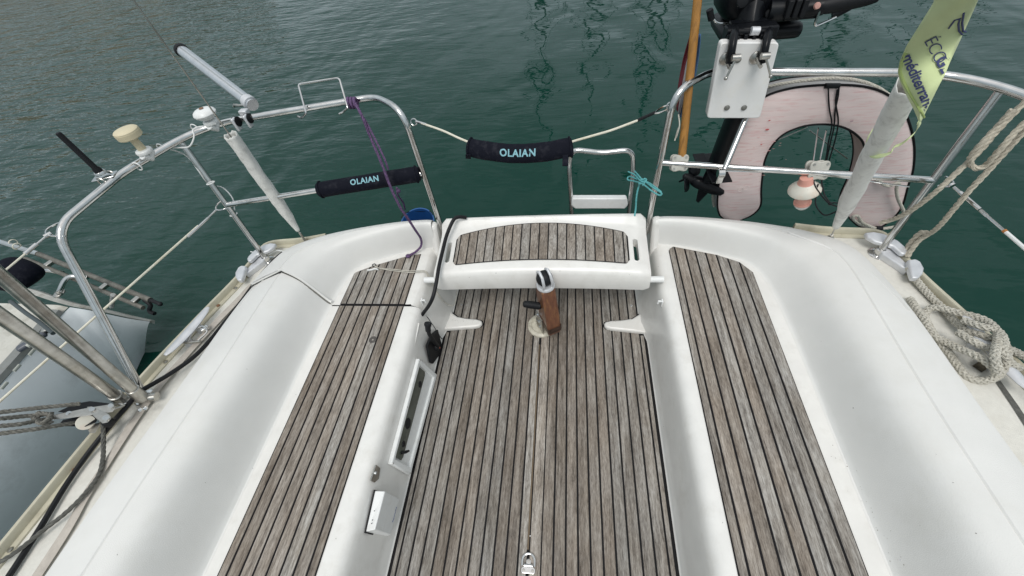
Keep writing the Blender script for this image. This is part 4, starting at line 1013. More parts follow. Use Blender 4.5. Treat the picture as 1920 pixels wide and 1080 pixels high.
# clamp arms over the front of the board
for (xt, yt, xb, yb, xd) in ((1377, 62, 1368, 118, 1361), (1440, 62, 1429, 116, 1418)):
    g = G(); P = [PY(xt+2, yt-6, 1.54), PY(xt, yt+2, 1.46), PY((xt+xb)/2, (yt+yb)/2, 1.425), PY(xb, yb, 1.425)]
    g.tube(fillet(P, .015, 3), [.016]*len(fillet(P, .015, 3)), 8, flat=.8); build('clamp_arm', g, BLK, mo, bevel=.002, smooth=True)
    g = G(); q = PY(xd, yb-8, Yb-.002); g.lathe([(.020, 0), (.020, .003), (.012, .009)], q, (0, -1, 0), 24); g.tube([q, q+Vector((0.0, -.055, -.006))], .006, 10); build('clamp_screw', g, STEELD, mo)
for (P,) in (([PY(1380, 108, 1.395), PY(1376, 118, 1.39), PY(1361, 147, 1.385)],), ([PY(1435, 105, 1.395), PY(1438, 115, 1.39), PY(1445, 143, 1.39)],)):
    g = G(); g.tube(P, .0036, 8); g.ball(P[-1], .006, seg=10, rings=6); g.lathe([(.010, -.012), (.010, .012)], P[0], (1, 0, 0), 14); build('screw_handle', g, STEELD, mo)
# swivel bracket
g = G(); g.box(PY(1404, 66, 1.52), (.155, .05, .06)); build('clamp_bridge', g, BLK, mo, bevel=.006)
g = G(); g.tube([PY(1362, 60, 1.50), PY(1444, 60, 1.50)], .011, 12); build('tilt_tube', g, BLK, mo)
g = G(); g.tube([PY(1408, 58, 1.488), PY(1423, 58, 1.488)], .0125, 12); build('tilt_tube_sleeve', g, ALU, mo)
for k in range(6):
    g = G(); g.box(PY(1366+k*15, 73+(k % 2)*3, 1.49), (.012, .02, .03)); build('bracket_lug', g, BLK, mo, bevel=.002)
g = G(); g.tube([PY(1405, 20, 1.64), PY(1402, 50, 1.60), PY(1402, 75, 1.57)], [.075, .06, .05], 14, flat=.7); build('swivel_housing', g, BLK, mo, bevel=.003)
for k in range(5):
    g = G(); q = PY(1405, 40+k*6, 1.56); g.box(q, (.115-.004*k, .03, .006)); build('cooling_fin', g, BLK, mo)
# powerhead cowl: rounded body
rows = []
cc0 = PY(1432, -14, 1.70)
g = G(); nb = 14
for i in range(nb+1):
    t = i/nb; z = -.075+.30*t; prof = [.60, .82, .93, .97, 1, 1, 1, 1, .99, .98, .96, .92, .86, .74, .5][i]; row = []
    for k in range(36):
        a = 2*math.pi*k/36; cx, sy = math.cos(a), math.sin(a); e = .55
        x = math.copysign(abs(cx)**e, cx)*.155*prof; y = math.copysign(abs(sy)**e, sy)*.115*prof
        row.append(cc0+Vector((x, y, z)))
    rows.append(row)
g.grid(rows, closed=True); g.f.append(tuple(range(35, -1, -1))); g.f.append(tuple(nb*36+k for k in range(36))); build('cowl', g, BLK, mo)
g = G(); g.box(cc0+Vector((.0, -.005, -.095)), (.26, .20, .05)); build('lower_pan', g, BLK, mo, bevel=.02)
for (x, y, r) in ((1392, 3, .018), (1442, 26, .014), (1500, 8, .012)):
    g = G(); g.lathe([(r, 0), (r*.9, .006), (r*.4, .008)], PY(x, y, 1.575), (0, -1, .2), 18); build('cowl_fitting', g, RUB, mo)
# latch lever on the left
g = G(); P = fillet([PY(1368, 44, 1.60), PY(1343, 43, 1.60), PY(1334, 30, 1.60), PY(1336, 18, 1.60)], .02, 5); g.tube(P, .0042, 8); build('shift_rod', g, STEEL, mo)
g = G(); g.tube([PY(1334, 37, 1.60), PY(1330, 18, 1.60)], .0105, 12); build('shift_grip', g, RUB, mo)
# steering arm to the right with a wire loop
g = G(); g.tube([PY(1440, 22, 1.58), PY(1505, 18, 1.57), PY(1545, 12, 1.56)], [.034, .028, .024], 12, flat=.9); build('tiller_arm', g, BLK, mo)
g = G(); g.tube([PY(1538, 12, 1.56), PY(1550, 10, 1.56), PY(1580, 4, 1.56), PY(1625, -4, 1.55), PY(1645, -8, 1.55)], [.020, .024, .026, .022, .018], 14); build('throttle_grip', g, RUB, mo)
for k in range(3):
    g = G(); q = PY(1478+k*14, 16-k, 1.55); g.box(q, (.016, .03, .05)); build('arm_clip', g, RUB, mo, bevel=.003)
g = G(); g.box(PY(1500, 30, 1.56), (.10, .02, .018)); build('arm_bracket', g, BLK, mo, bevel=.004)
g = G(); q = PY(1532, 11, 1.53); g.lathe([(.010, 0), (.008, .006), (.001, .007)], q, (0, -1, .3), 14); build('pink_button', g, mat('pale_pink_button', (.50, .28, .24), .5), mo)
g = G(); P = fillet([PY(1538, 18, 1.545), PY(1524, 52, 1.545), PY(1568, 32, 1.545)], .02, 6); g.tube(P, .0042, 8); build('wire_loop', g, STEEL, mo)
g = G(); g.tube([PY(1560, 30, 1.55), PY(1572, 24, 1.55), PY(1592, 10, 1.55)], [.011, .013, .018], 10, flat=.6); build('loop_mount', g, BLK, mo)
# leg, cavitation plate, gearcase and propeller
g = G(); l0 = PY(1402, 170, 1.535); l1 = PY(1340, 318, 1.575)
rows = []
for i in range(9):
    t = i/8; c = l0+(l1-l0)*t; rows.append([c+Vector((math.copysign(abs(math.cos(a))**.7, math.cos(a))*(.036-.006*t), math.sin(a)*.055, 0)) for a in [2*math.pi*k/16 for k in range(16)]])
g.grid(rows, closed=True); g.f.append(tuple(range(16))); g.f.append(tuple(128+k for k in range(15, -1, -1))); build('leg', g, BLK, mo)
g = G(); dl = (l1-l0).normalized(); bx = basis(dl, (1, .1, 0)); g.box(l0+(l1-l0)*.97, (.085, .19, .006), bx); build('cavitation_plate', g, BLK, mo, bevel=.003)
g = G(); c = PY(1340, 300, 1.575); g.box(c+Vector((-.055, .0, .0)), (.05, .09, .006), bx); build('trim_fin', g, RUB, mo, bevel=.002)
gc = PY(1320, 346, 1.60); ga = Vector((-.85, .25, .32)).normalized(); 
g = G(); g.lathe([(.003, -.10), (.016, -.09), (.026, -.055), (.030, -.01), (.029, .03), (.024, .055), (.018, .06)], gc, ga, 20); build('gearcase', g, BLK, mo)
g = G(); g.tube([l1-dl*.04, gc+(l1-gc)*.15], [.032, .022], 12, flat=.7); build('lower_leg', g, BLK, mo)
for k in range(3):
    g = G(); a = 2.1*k+.5; o1 = ga.orthogonal().normalized(); o2 = ga.cross(o1); rad = (o1*math.cos(a)+o2*math.sin(a)); tan = ga.cross(rad); rows = []
    for i in range(7):
        t = i/6; r_ = .016+.062*t; w_ = .004+.030*math.sin(math.pi*min(1, t*.85+.1)); tw = 1.0-.5*t
        dv = tan*math.cos(tw)+ga*math.sin(tw); c = gc+ga*.075+rad*r_; rows.append([c-dv*w_, c+dv.cross(rad)*.004, c+dv*w_])
    g.grid(rows); o = build('propeller_blade', g, BLK, mo); sol = o.modifiers.new('t', 'SOLIDIFY'); sol.thickness = .003
g = G(); g.lathe([(.020, .055), (.019, .08), (.013, .10), (.002, .106)], gc, ga, 16); build('propeller_hub', g, RUB, mo)
g = G(); g.prism([(0, 0), (.05, -.01), (.02, -.085), (.006, -.08)], -.003, .003, lambda x, y, z: gc+(-ga)*(x-.02)+Vector((0, 0, y-.02))+ga.cross(Vector((0, 0, 1)))*z); build('skeg', g, BLK, mo)

# ------------------------------------------------------------------ ensign on varnished staff
fl0 = PZ(1277, 308, .66)
en = thing('flag_staff', 'varnished wooden flagstaff clamped to the right rail with a faded furled tricolour', 'flagstaff', tuple(fl0))
ftop = PY(1308, 0, 1.545); dF = (ftop-fl0)
g = G(); g.tube([fl0+dF*-.02, fl0+dF*.02, fl0+dF*.5, fl0+dF*1.7], [.0125, .0155, .0145, .0125], 14); build('staff', g, WOODF, en)
def cloth(cols, off):
    for j, (m, u0, u1) in enumerate(cols):
        rows = []
        for i in range(22):
            t = i/21; y = 60+150*t; x = 1303-t*32+off; wd = 6+17*math.sin(math.pi*min(1, .15+t*.8)); r_ = []
            for k in range(5):
                u = u0+(u1-u0)*k/4; r_.append(PY(x+(-1+2*u)*wd*.62, y+8*u+4*math.sin(u*5+t*4), 1.575+.02*math.sin(u*9+t*3)))
            rows.append(r_)
        g = G(); g.grid(rows); o = build('flag_stripe', g, m, en); s_ = o.modifiers.new('t', 'SOLIDIFY'); s_.thickness = .002
cloth([(FLR, 0, .3), (FLW, .3, .62), (FLB, .62, 1.0)], 2)
CLAMPM = mat('clamp_alloy', (.50, .49, .44), .5, .2, var=.15, vscale=40)
def starclamp(q, label, parent, r=.030):
    g = G(); vv = Vector((0, -1, .55)).normalized(); bx = basis(vv, (1, 0, 0)); pl = []
    for k in range(32):
        a = 2*math.pi*k/32; rr_ = r*(.80+.30*abs(math.cos(2*(a-math.pi/4)))**2.0); pl.append((rr_*math.cos(a), rr_*math.sin(a)))
    g.prism(pl, .010, .020, lambda x, y, z: q+bx@Vector((x, y, z))); build('clamp_plate', g, CLAMPM, parent, bevel=.003, ang=30)
    g = G(); g.prism([(x, y) for x, y in pl], -.020, -.010, lambda x, y, z: q+bx@Vector((x, y, z))); build('rear_clamp_plate', g, CLAMPM, parent, bevel=.003, ang=30)
    for k in range(4):
        a = math.pi/4+math.pi/2*k; g = G(); g.lathe([(.0045, 0), (.0045, .003), (.0022, .003), (.002, .001)], q+bx@Vector((r*.82*math.cos(a), r*.82*math.sin(a), .019)), vv, 10); build('clamp_screw', g, STEELD, parent)
starclamp(PZ(1273, 305, .668), '', en, .036)
g = G(); g.tube(cat([PZ(1272, 215, .86), PZ(1274, 235, .84), PZ(1268, 258, .80), PZ(1272, 240, .82), PZ(1265, 264, .79)], 5), .0022, 6); build('frayed_lashing', g, ROPEW, en)

# ------------------------------------------------------------------ horseshoe lifebuoy
hsb = thing('horseshoe_lifebuoy', 'faded pink horseshoe lifebuoy with black piping hanging outside the right rail', 'lifebuoy', tuple(PY(1540, 290, 1.6)))
def HP(x, y, dpt=0):     # leans slightly outward at the foot
    q = PY(x, y, 1.56); 
    for _ in range(6): q = PY(x, y, 1.555+(0.62-q.z)*.12)
    return q+Vector((0, 1, -.12)).normalized()*dpt
outer = [(1376, 413), (1353, 408), (1345, 385), (1349, 335), (1359, 290), (1376, 245), (1400, 208), (1436, 180), (1480, 166), (1530, 160), (1580, 159), (1625, 163), (1662, 176), (1690, 200), (1706, 235), (1714, 275), (1712, 318), (1702, 350), (1692, 385), (1675, 408), (1645, 428), (1612, 425), (1592, 408)]
inner = [(1385, 413), (1410, 403), (1426, 385), (1427, 355), (1430, 325), (1434, 300), (1446, 275), (1468, 252), (1500, 238), (1530, 233), (1560, 234), (1585, 240), (1606, 253), (1619, 270), (1622, 300), (1618, 325), (1608, 355), (1596, 380), (1590, 402)]
def ev(P_, n):
    P_ = cat([Vector((x, y, 0)) for x, y in P_], 8); L = [0]
    for a, b in zip(P_, P_[1:]): L.append(L[-1]+(b-a).length)
    out_ = []
    j = 0
    for i in range(n):
        t = L[-1]*i/(n-1)
        while j < len(L)-2 and L[j+1] < t: j += 1
        f = (t-L[j])/max(1e-6, L[j+1]-L[j]); out_.append(P_[j]+(P_[j+1]-P_[j])*min(1, f))
    return out_
NO = 90
eo = ev(outer, NO); ei = ev(inner, NO)
rows = []; K = 8
for a, b in zip(eo, ei):
    row = []
    for k in range(K+1):
        u = k/K; x = a.x+(b.x-a.x)*u; y = a.y+(b.y-a.y)*u; row.append(HP(x, y, -.012*math.sin(math.pi*u)**.6))
    rows.append(row)
g = G(); g.grid(rows); build('front_panel', g, PINK, hsb)
dp = .095
rows = [[HP(a.x, a.y, dp*k/4)+Vector((0, 0, 0)) for k in range(5)] for a in eo]
g = G(); g.grid(rows); build('outer_side', g, GREYV, hsb)
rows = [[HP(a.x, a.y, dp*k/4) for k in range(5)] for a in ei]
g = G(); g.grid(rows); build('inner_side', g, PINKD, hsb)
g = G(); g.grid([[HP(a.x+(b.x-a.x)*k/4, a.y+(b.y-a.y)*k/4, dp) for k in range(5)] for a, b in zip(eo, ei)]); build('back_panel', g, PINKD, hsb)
for E_ in (eo, ei):
    g = G(); g.tube([HP(a.x, a.y, -.001) for a in E_], .0042, 8); build('piping', g, CAULK, hsb)
    g = G(); g.tube([HP(a.x, a.y, dp) for a in E_], .0038, 8); build('piping', g, CAULK, hsb)
# white grab line outside
g = G(); P = []
for i, a in enumerate(eo[4:58]):
    c = Vector((1530, 290, 0)); d = (a-c).normalized(); sagg = 1.0 if i % 18 else 0
    P.append(HP(a.x+d.x*(3.5+1.5*math.sin(i*.35)), a.y+d.y*(3.5+1.5*math.sin(i*.35)), .045))
g.rope(P, .0062, .03); build('grab_line', g, ROPEW, hsb, label='white grab line round the outer edge')
g = G(); P = cat([HP(1640, 332, -.02), HP(1655, 342, -.03), HP(1676, 335, -.035), HP(1672, 345, -.035), HP(1675, 365, -.035), HP(1688, 392, -.03), HP(1690, 405, -.03), HP(1680, 415, -.03), HP(1660, 421, -.028), HP(1640, 422, -.028), HP(1615, 416, -.028), HP(1598, 408, -.03), HP(1593, 400, -.03), HP(1602, 398, -.03), HP(1610, 410, -.03), HP(1630, 420, -.03)], 6); g.rope(P, .0075, .034); build('grab_line', g, ROPEW, hsb, label='loose white cord tied across the right foot')
g = G(); a, b = HP(1636, 421, -.03), HP(1647, 421, -.03); g.tube([a, b], .0105, 10); build('black_tape', g, RUB, hsb)
for xx in (1552,):
    for P in ([(1549, 161), (1550, 185), (1552, 205), (1556, 232), (1550, 262), (1546, 290), (1540, 318)], [(1569, 161), (1567, 180), (1562, 205), (1560, 235), (1554, 262), (1546, 300)], [(1566, 165), (1563, 190), (1568, 225), (1562, 260), (1552, 295), (1548, 310)]):
        g = G(); g.tube(cat([HP(x, y, -.016) for x, y in P], 5), .0027, 6); build('black_cord', g, RUB, hsb)
g = G(); g.tube([HP(1546, 160, -.005), HP(1572, 160, -.005)], .009, 10); g2 = build('cord_band', g, RUB, hsb)
for (cx, cy, r) in ((1387, 352, .011), (1397, 349, .0115)):
    q = HP(cx, cy, -.0145); g = G(); bx = basis(Vector((0, -1, .1)), (1, 0, 0)); g.tube([q+bx@Vector((math.cos(2*math.pi*k/20)*r, math.sin(2*math.pi*k/20)*r, 0)) for k in range(20)], .0008, 5, closed=True, cap=False); build('printed_ring', g, mat('pale_print', (.75, .66, .63), .7), hsb)
for (cx, cy, rx) in ((1436, 240, .007), (1440, 223, .004), (1425, 268, .004), (1593, 224, .006)):
    q = HP(cx, cy, -.0155); g = G(); g.ball(q, rx, (1, .12, .55), 10, 6); build('red_scuff', g, mat('red_scuff', (.50, .10, .10), .7) if cx < 1500 else mat('grey_scuff', (.40, .28, .30), .7), hsb)
random.seed(5)
for k in range(22):
    q = HP(random.gauss(1415, 22), random.gauss(275, 22), -.0152); g = G(); g.ball(q, random.uniform(.003, .008), (1, .1, .14), 8, 5); build('red_scuff', g, mat('faint_red_scuff', (.66, .36, .35), .7), hsb)
# wire basket behind it
bk = thing('lifebuoy_bracket', 'thin stainless wire bracket carrying the horseshoe lifebuoy behind the right rail', 'bracket', tuple(PZ(1530, 318, .667)))
g = G(); g.tube([PZ(1524, 308, .672), PZ(1534, 240, .72)], .0026, 8); build('wire_rod', g, STEEL, bk)
g = G(); g.tube([PZ(1536, 306, .672), PZ(1549, 245, .72)], .0026, 8); build('wire_rod', g, STEEL, bk)
g = G(); g.tube([HP(1442, 288, .07), HP(1525, 248, .05)], .0024, 8); build('wire_rod', g, STEELD, bk)
g = G(); g.tube([HP(1528, 254, .05), HP(1604, 312, .07)], .0024, 8); build('wire_rod', g, STEELD, bk)
g = G(); g.tube([PZ(1352, 320, .655), PZ(1530, 326, .655), PZ(1705, 350, .640)], .0026, 8); build('wire_rod', g, STEEL, bk)
starclamp(PZ(1531, 319, .668), '', bk, .038)

# floating light
li = thing('buoy_light', 'orange and milky white lifebuoy light hanging below the star clamp', 'light', tuple(PZ(1510, 345, .62)))
q = PZ(1512, 333, .655); e = PZ(1503, 388, .52); d = e-q; L = d.length
g = G(); g.lathe([(.020, 0), (.024, .02*1), (.024, L*.14), (.028, L*.20)], q, d, 24); build('neck', g, ORAN, li)
g = G(); g.lathe([(.026, L*.17), (.040, L*.27), (.052, L*.36), (.053, L*.42), (.048, L*.47), (.026, L*.53)], q, d, 28); build('float_collar', g, CREAMP, li)
g = G(); g.lathe([(.025, L*.50), (.0255, L*.80), (.029, L*.81), (.029, L*.86), (.024, L*.87)], q, d, 24); build('body', g, ORAN, li)
g = G(); g.lathe([(.024, L*.80), (.0275, L*.84), (.026, L*.93), (.016, L*1.03), (.001, L*1.06)], q, d, 24); o = build('lens', g, mat('clear_lens', (.62, .64, .62), .12), li)
g = G(); vv = (EYE-q).normalized(); c = q+d*.40+vv*.047+R_*.018; g.tube([c-R_*.006, c+U_*.004, c+R_*.005, c+R_*.005-U_*.006], .0011, 5); build('printed_squiggle', g, RUB, li)
g = G(); P = cat([PZ(1524, 335, .65), PZ(1530, 352, .63), PZ(1545, 372, .60), PZ(1556, 382, .585), PZ(1575, 388, .58), PZ(1590, 386, .58)], 6); g.tube(P, .0026, 6)
g.tube(cat([PZ(1556, 382, .585), PZ(1565, 380, .585), PZ(1580, 384, .58)], 4), .0026, 6); g.ball(PZ(1556, 382, .585), .006, seg=8, rings=6)
g.tube(cat([PZ(1534, 345, .64), PZ(1530, 365, .60), PZ(1530, 385, .57), PZ(1545, 403, .55), PZ(1565, 398, .56), PZ(1580, 390, .57)], 6), .0026, 6)
g.tube(cat([PZ(1541, 326, .66), PZ(1541, 345, .63), PZ(1546, 365, .60), PZ(1556, 380, .587)], 6), .0026, 6)
single('black_lanyard', g, RUB, 'thin knotted black lanyard dangling beside the buoy light', 'cord')

# ------------------------------------------------------------------ boarding ladder
ld = thing('boarding_ladder', 'stainless boarding ladder with one white tread standing up behind the stern', 'ladder', (.3, 1.6, .1))
YL = 1.62
g = G(); g.tube(fillet([PY(1076, 440, YL), PY(1072, 400, YL), PY(1067, 310, YL), PY(1072, 280, YL), PY(1130, 287, YL), PY(1187, 280, YL), PY(1187, 330, YL), PY(1179, 400, YL), PY(1176, 440, YL)], [.02, .03, .05, .04, .05, .03, .03], 7), .0118, 14); build('tube_frame', g, STEEL, ld)
c = PY(1125, 380, YL); g = G(); pl = [PY(1073, 372, YL-.03), PY(1176, 372, YL-.03), PY(1178, 385, YL-.035), PY(1172, 392, YL-.035), PY(1078, 392, YL-.035), PY(1071, 386, YL-.035)]
g.add(pl+[p_+Vector((0, .045, -.012)) for p_ in pl], [tuple(range(6)), tuple(range(11, 5, -1))]+[(i, (i+1) % 6, 6+(i+1) % 6, 6+i) for i in range(6)]); build('tread', g, WPL, ld, bevel=.006)

def line(name, pts, r, m, label, category, kind='rope', n=6, pitch=None):
    g = G(); P = cat(pts, n)
    if kind == 'rope': g.rope(P, r, pitch)
    elif kind == 'braid': g.braid(P, r, pitch)
    else: g.tube(P, r, 8)
    return single(name, g, m, label, category)
# turquoise twine
g = G()
pc = PZ(1207, 338, .66)
tw = thing('turquoise_lashing', 'turquoise twine lashing between the ladder and the right rail post', 'twine', tuple(pc))
for P in ([(1187, 325, .58), (1195, 330, .60), (1207, 338, .63), (1222, 350, .65), (1240, 362, .64), (1236, 366, .64), (1222, 358, .64), (1205, 345, .63), (1190, 340, .60), (1177, 337, .58), (1180, 331, .58), (1195, 336, .61)],
          [(1178, 322, .58), (1190, 328, .60), (1202, 340, .63), (1215, 342, .64), (1230, 352, .645), (1240, 360, .64)], [(1190, 321, .60), (1198, 330, .62), (1206, 342, .63), (1198, 344, .62), (1210, 334, .635)], [(1200, 338, .63), (1212, 336, .64), (1205, 348, .63)]):
    g = G(); g.tube(cat([PZ(x, y, z) for x, y, z in P], 5), .0032, 6); build('strand', g, TURQ, tw)
g = G(); g.rope(cat([PZ(1200, 342, .62), PZ(1196, 355, .59), PZ(1193, 372, .56), PZ(1192, 390, .52), PZ(1190, 405, .50)], 5), .004, .02); build('hanging_tail', g, TURQ, tw)

# purple rope, bucket
pr = thing('purple_rope', 'purple rope knotted on the left rail and trailing down onto the teak seat', 'rope', tuple(PZ(660, 192, .957)))
rp_ = [PZ(664, 190, .965), PZ(678, 216, .94), PZ(695, 258, .86), PZ(715, 305, .78), PZ(732, 350, .69), PZ(750, 388, .60), PZ(766, 412, .52), PZ(779, 432, .44), PZ(789, 448, .36), PZ(789, 462, .315), PZ(778, 473, .296), PZ(765, 480, .291)]
g = G(); g.rope(cat(rp_, 8), .0062, .032); build('rope_line', g, PURP, pr)
for k, x in enumerate((655, 661, 667)):
    c = PZ(x, 193, .957); ax = (PZ(700, 188, .957)-PZ(620, 200, .957)).normalized(); g = G(); g.tube(ringat(c, .0175, ax), .0062, 8, closed=True, cap=False); build('knot_turn', g, PURP, pr)
g = G(); q = PZ(765, 480, .292); g.ball(q, .0115, (1.1, 1, .8), 12, 8); g2 = build('end_knot', g, PURP, pr)
g = G(); g.rope(cat([PZ(672, 205, .945), PZ(690, 235, .90), PZ(708, 270, .85), PZ(722, 300, .80), PZ(728, 318, .76)], 6), .0045, .026); build('second_fall', g, PURP, pr)
bu = thing('bucket', 'blue plastic bucket hanging behind the left coaming at the stern', 'bucket', tuple(PZ(782, 400, .15)))
bc = PZ(783, 418, .16); R0 = .098
g = G(); g.lathe([(R0*.74, -.20), (R0*.75, -.198), (R0*.98, -.005), (R0*1.04, 0), (R0*1.04, .006), (R0*.97, .006), (R0*.95, -.01), (R0*.72, -.19), (.001, -.19)], bc, (.0, -.28, 1), 40); build('body', g, BLUE, bu)
g = G(); g.tube([bc+Vector((math.cos(a)*R0, math.sin(a)*R0*.96, .02+.012*math.sin(3*a))) for a in [math.pi*(.12+.82*k/20) for k in range(21)]], .0025, 6); build('handle_wire', g, RUB, bu)
g = G(); g.rope(cat([PZ(744, 352, .52), PZ(746, 366, .44), PZ(756, 380, .34), PZ(759, 392, .22)], 5), .0055, .03); g.ball(PZ(747, 358, .50), .011, seg=10, rings=8); build('tether', g, PURP, bu)

# black hose, white lashing line with plastic hook
hz = [PZ(874, 408, .435), PZ(860, 407, .452), PZ(850, 413, .45), PZ(838, 440, .42), PZ(830, 470, .40), PZ(823, 500, .385), PZ(818, 530, .36), PZ(812, 556, .33), PZ(804, 573, .29), PZ(796, 584, .255), PZ(790, 592, .23)]
line('black_hose', hz, .0085, RUB, 'black hose looped over the left end of the helm seat', 'hose', 'tube', 8)
sl = thing('hook_lashing', 'thin white line with a small plastic hook lying across the rear left seat', 'line', tuple(PZ(712, 505, .29)))
for P in ([(703, 500, .292), (716, 504, .289), (740, 508, .288), (770, 511, .288), (795, 510, .287), (806, 518, .282), (813, 524, .28)], [(702, 498, .292), (712, 503, .289), (738, 505, .288), (765, 508, .288), (797, 508, .287), (802, 518, .27), (812, 535, .24), (818, 545, .2), (826, 558, .16), (838, 570, .10), (850, 573, .07), (855, 560, .06), (857, 545, .06)]):
    g = G(); g.tube(cat([PZ(*q) for q in P], 6), .0022, 6); build('line', g, ROPEW, sl)
g = G(); g.tube(cat([PZ(689, 507, .288), PZ(696, 506, .289), PZ(704, 504, .289), PZ(709, 506, .289)], 4), .0055, 8, flat=.7); build('plastic_hook', g, WPL, sl)
g = G(); g.tube(ringat(PZ(701, 497, .288), .008, (0, 0, 1)), .0022, 6, closed=True, cap=False); g2 = build('small_eye', g, RUB, sl)

# ------------------------------------------------------------------ mooring ropes on the right
zc = .40
mk = [PZ(1703, 502, .40), PZ(1722, 530, .385), PZ(1745, 556, .382), PZ(1770, 580, .385), PZ(1790, 602, .39), PZ(1815, 620, .41), PZ(1850, 632, .43), PZ(1872, 638, .43), PZ(1888, 655, .44), PZ(1884, 685, .43), PZ(1865, 708, .40), PZ(1840, 714, .383), PZ(1815, 708, .38), PZ(1797, 688, .38), PZ(1778, 660, .38), PZ(1760, 640, .381), PZ(1742, 612, .382), PZ(1734, 592, .384), PZ(1744, 578, .395), PZ(1765, 578, .41), PZ(1795, 586, .42), PZ(1830, 594, .43), PZ(1856, 606, .44), PZ(1872, 628, .452), PZ(1866, 668, .47), PZ(1873, 700, .44)]
line('mooring_rope', mk, .0105, ROPEW, 'thick plaited grey mooring rope knotted over the right side cleat', 'rope', 'braid', 6)
mk2 = [PZ(1706, 560, .385), PZ(1718, 578, .40), PZ(1732, 596, .405), PZ(1748, 626, .40), PZ(1775, 642, .40), PZ(1805, 656, .42), PZ(1840, 672, .44), PZ(1862, 690, .43), PZ(1872, 706, .40)]
line('mooring_rope', mk2, .0105, ROPEW, 'tail of plaited grey rope lying along the right coaming beside the knot', 'rope', 'braid', 6)
mk3 = [PZ(1795, 622, .43), PZ(1825, 640, .44), PZ(1850, 652, .435), PZ(1880, 652, .43), PZ(1905, 660, .42), PZ(1940, 680, .41)]
line('mooring_rope', mk3, .0105, ROPEW, 'plaited grey turn running from the knot out of the right edge of the photo', 'rope', 'braid', 6)
mk4 = [PZ(1805, 600, .43), PZ(1840, 612, .45), PZ(1870, 620, .455), PZ(1882, 640, .46), PZ(1880, 660, .46), PZ(1895, 680, .43), PZ(1912, 692, .42)]
line('mooring_rope', mk4, .0105, ROPEW, 'uppermost plaited grey turn over the silver cleat on the right side deck', 'rope', 'braid', 6)
g = G(); g.tube([PZ(1832, 680, .385), PZ(1850, 692, .385)], .016, 12); single('rope_end', g, mat('dark_rope_end', (.07, .06, .04), .9, var=.5, vscale=90), 'dark burnt rope end poking out under the grey knot on the right deck', 'rope')
rows = [[PZ(1868, 716, .378), PZ(1876, 714, .378)], [PZ(1900, 765, .378), PZ(1909, 760, .378)], [PZ(1940, 830, .378), PZ(1950, 822, .378)]]
g = G(); g.grid(rows); single('flat_line', g, ROPEG, 'flat dark jackline at the right edge below the knotted rope', 'line')
# fuzzy beige lines
fz = [PZ(1935, 178, .97), PZ(1905, 208, .93), PZ(1870, 245, .88), PZ(1835, 285, .83), PZ(1800, 318, .78), PZ(1760, 355, .72), PZ(1722, 385, .64), PZ(1695, 402, .58), PZ(1672, 412, .53), PZ(1650, 418, .50)]
line('beige_rope', fz, .0085, ROPEB, 'fuzzy beige rope running from the right rail down to the foot of the lifebuoy', 'rope', 'rope', 6)
fz = [PZ(1945, 222, .93), PZ(1900, 268, .86), PZ(1860, 312, .79), PZ(1820, 355, .72), PZ(1790, 390, .65), PZ(1760, 425, .56), PZ(1740, 440, .50), PZ(1722, 452, .46), PZ(1708, 470, .42), PZ(1702, 482, .40)]
line('beige_rope', fz, .0085, ROPEB, 'fuzzy beige rope from the right edge of the photo down to the stern fairlead', 'rope', 'rope', 6)
fz = [PZ(1960, 205, .95), PZ(1932, 222, .93), PZ(1906, 245, .90), PZ(1884, 270, .87), PZ(1862, 295, .83), PZ(1848, 310, .80), PZ(1832, 316, .79), PZ(1820, 308, .80), PZ(1821, 293, .83), PZ(1840, 270, .87), PZ(1868, 240, .91), PZ(1900, 205, .96)]
line('beige_rope', fz, .0085, ROPEB, 'hanging bight of fuzzy beige rope at the right rail', 'rope', 'rope', 6)
fz = [PZ(1740, 438, .50), PZ(1728, 436, .49), PZ(1714, 448, .455), PZ(1704, 462, .42), PZ(1700, 480, .40)]
line('beige_rope', fz, .010, ROPEB, 'short doubled eye of beige rope at the right fairlead', 'rope', 'rope', 6)

# ------------------------------------------------------------------ left: black cable, tubes, tackle
cb_ = [PZ(530, 474, .405), PZ(512, 490, .41), PZ(480, 528, .405), PZ(455, 562, .386), PZ(425, 600, .39), PZ(392, 640, .395), PZ(360, 672, .40), PZ(320, 700, .41), PZ(290, 718, .42), PZ(262, 735, .43), PZ(235, 765, .43), PZ(205, 800, .42), PZ(165, 850, .40), PZ(120, 915, .395), PZ(75, 990, .395), PZ(30, 1060, .395), PZ(0, 1105, .395)]
line('shore_cable', cb_, .0082, RUB, 'black electric cable running along the left side deck', 'cable', 'tube', 6)
tp_ = thing('twin_stanchion', 'pair of dull steel tubes rising from a clamp at the left rail foot', 'post', tuple(PZ(250, 745, .43)), )
fa = PZ(226, 748, .44); fb = PZ(262, 742, .44)
def upto(f, px, z): return (PZ(*px, z)-f).normalized()
da = upto(fa, (0, 592), 1.00); db = upto(fb, (0, 516), 1.02)
g = G(); g.tube([fa, fa+da*1.9], .0165, 16); build('tube', g, STEELD, tp_)
g = G(); g.tube([fb, fb+db*1.9], .0165, 16); build('tube', g, STEELD, tp_)
for f__, d__ in ((fa, da), (fb, db)):
    g = G(); g.tube([f__-d__*.02, f__+d__*.045], .0205, 16); build('socket', g, STEELD, tp_, bevel=.002)
g = G(); g.tube([fa-Vector((.01, .0, .012)), fb+Vector((.035, .012, -.03))], .016, 12); build('cross_clamp', g, STEELD, tp_)
for (x, y) in ((238, 757), (264, 768), (274, 765)):
    g = G(); g.lathe([(.008, 0), (.008, .005), (.004, .008)], PZ(x, y, .425), (.2, -.5, 1), 6); build('clamp_bolt', g, STEEL, tp_)
bl = thing('tackle_block', 'black and steel fiddle block pulling on the clamp beside the left rail foot', 'block', tuple(PZ(170, 775, .46)))
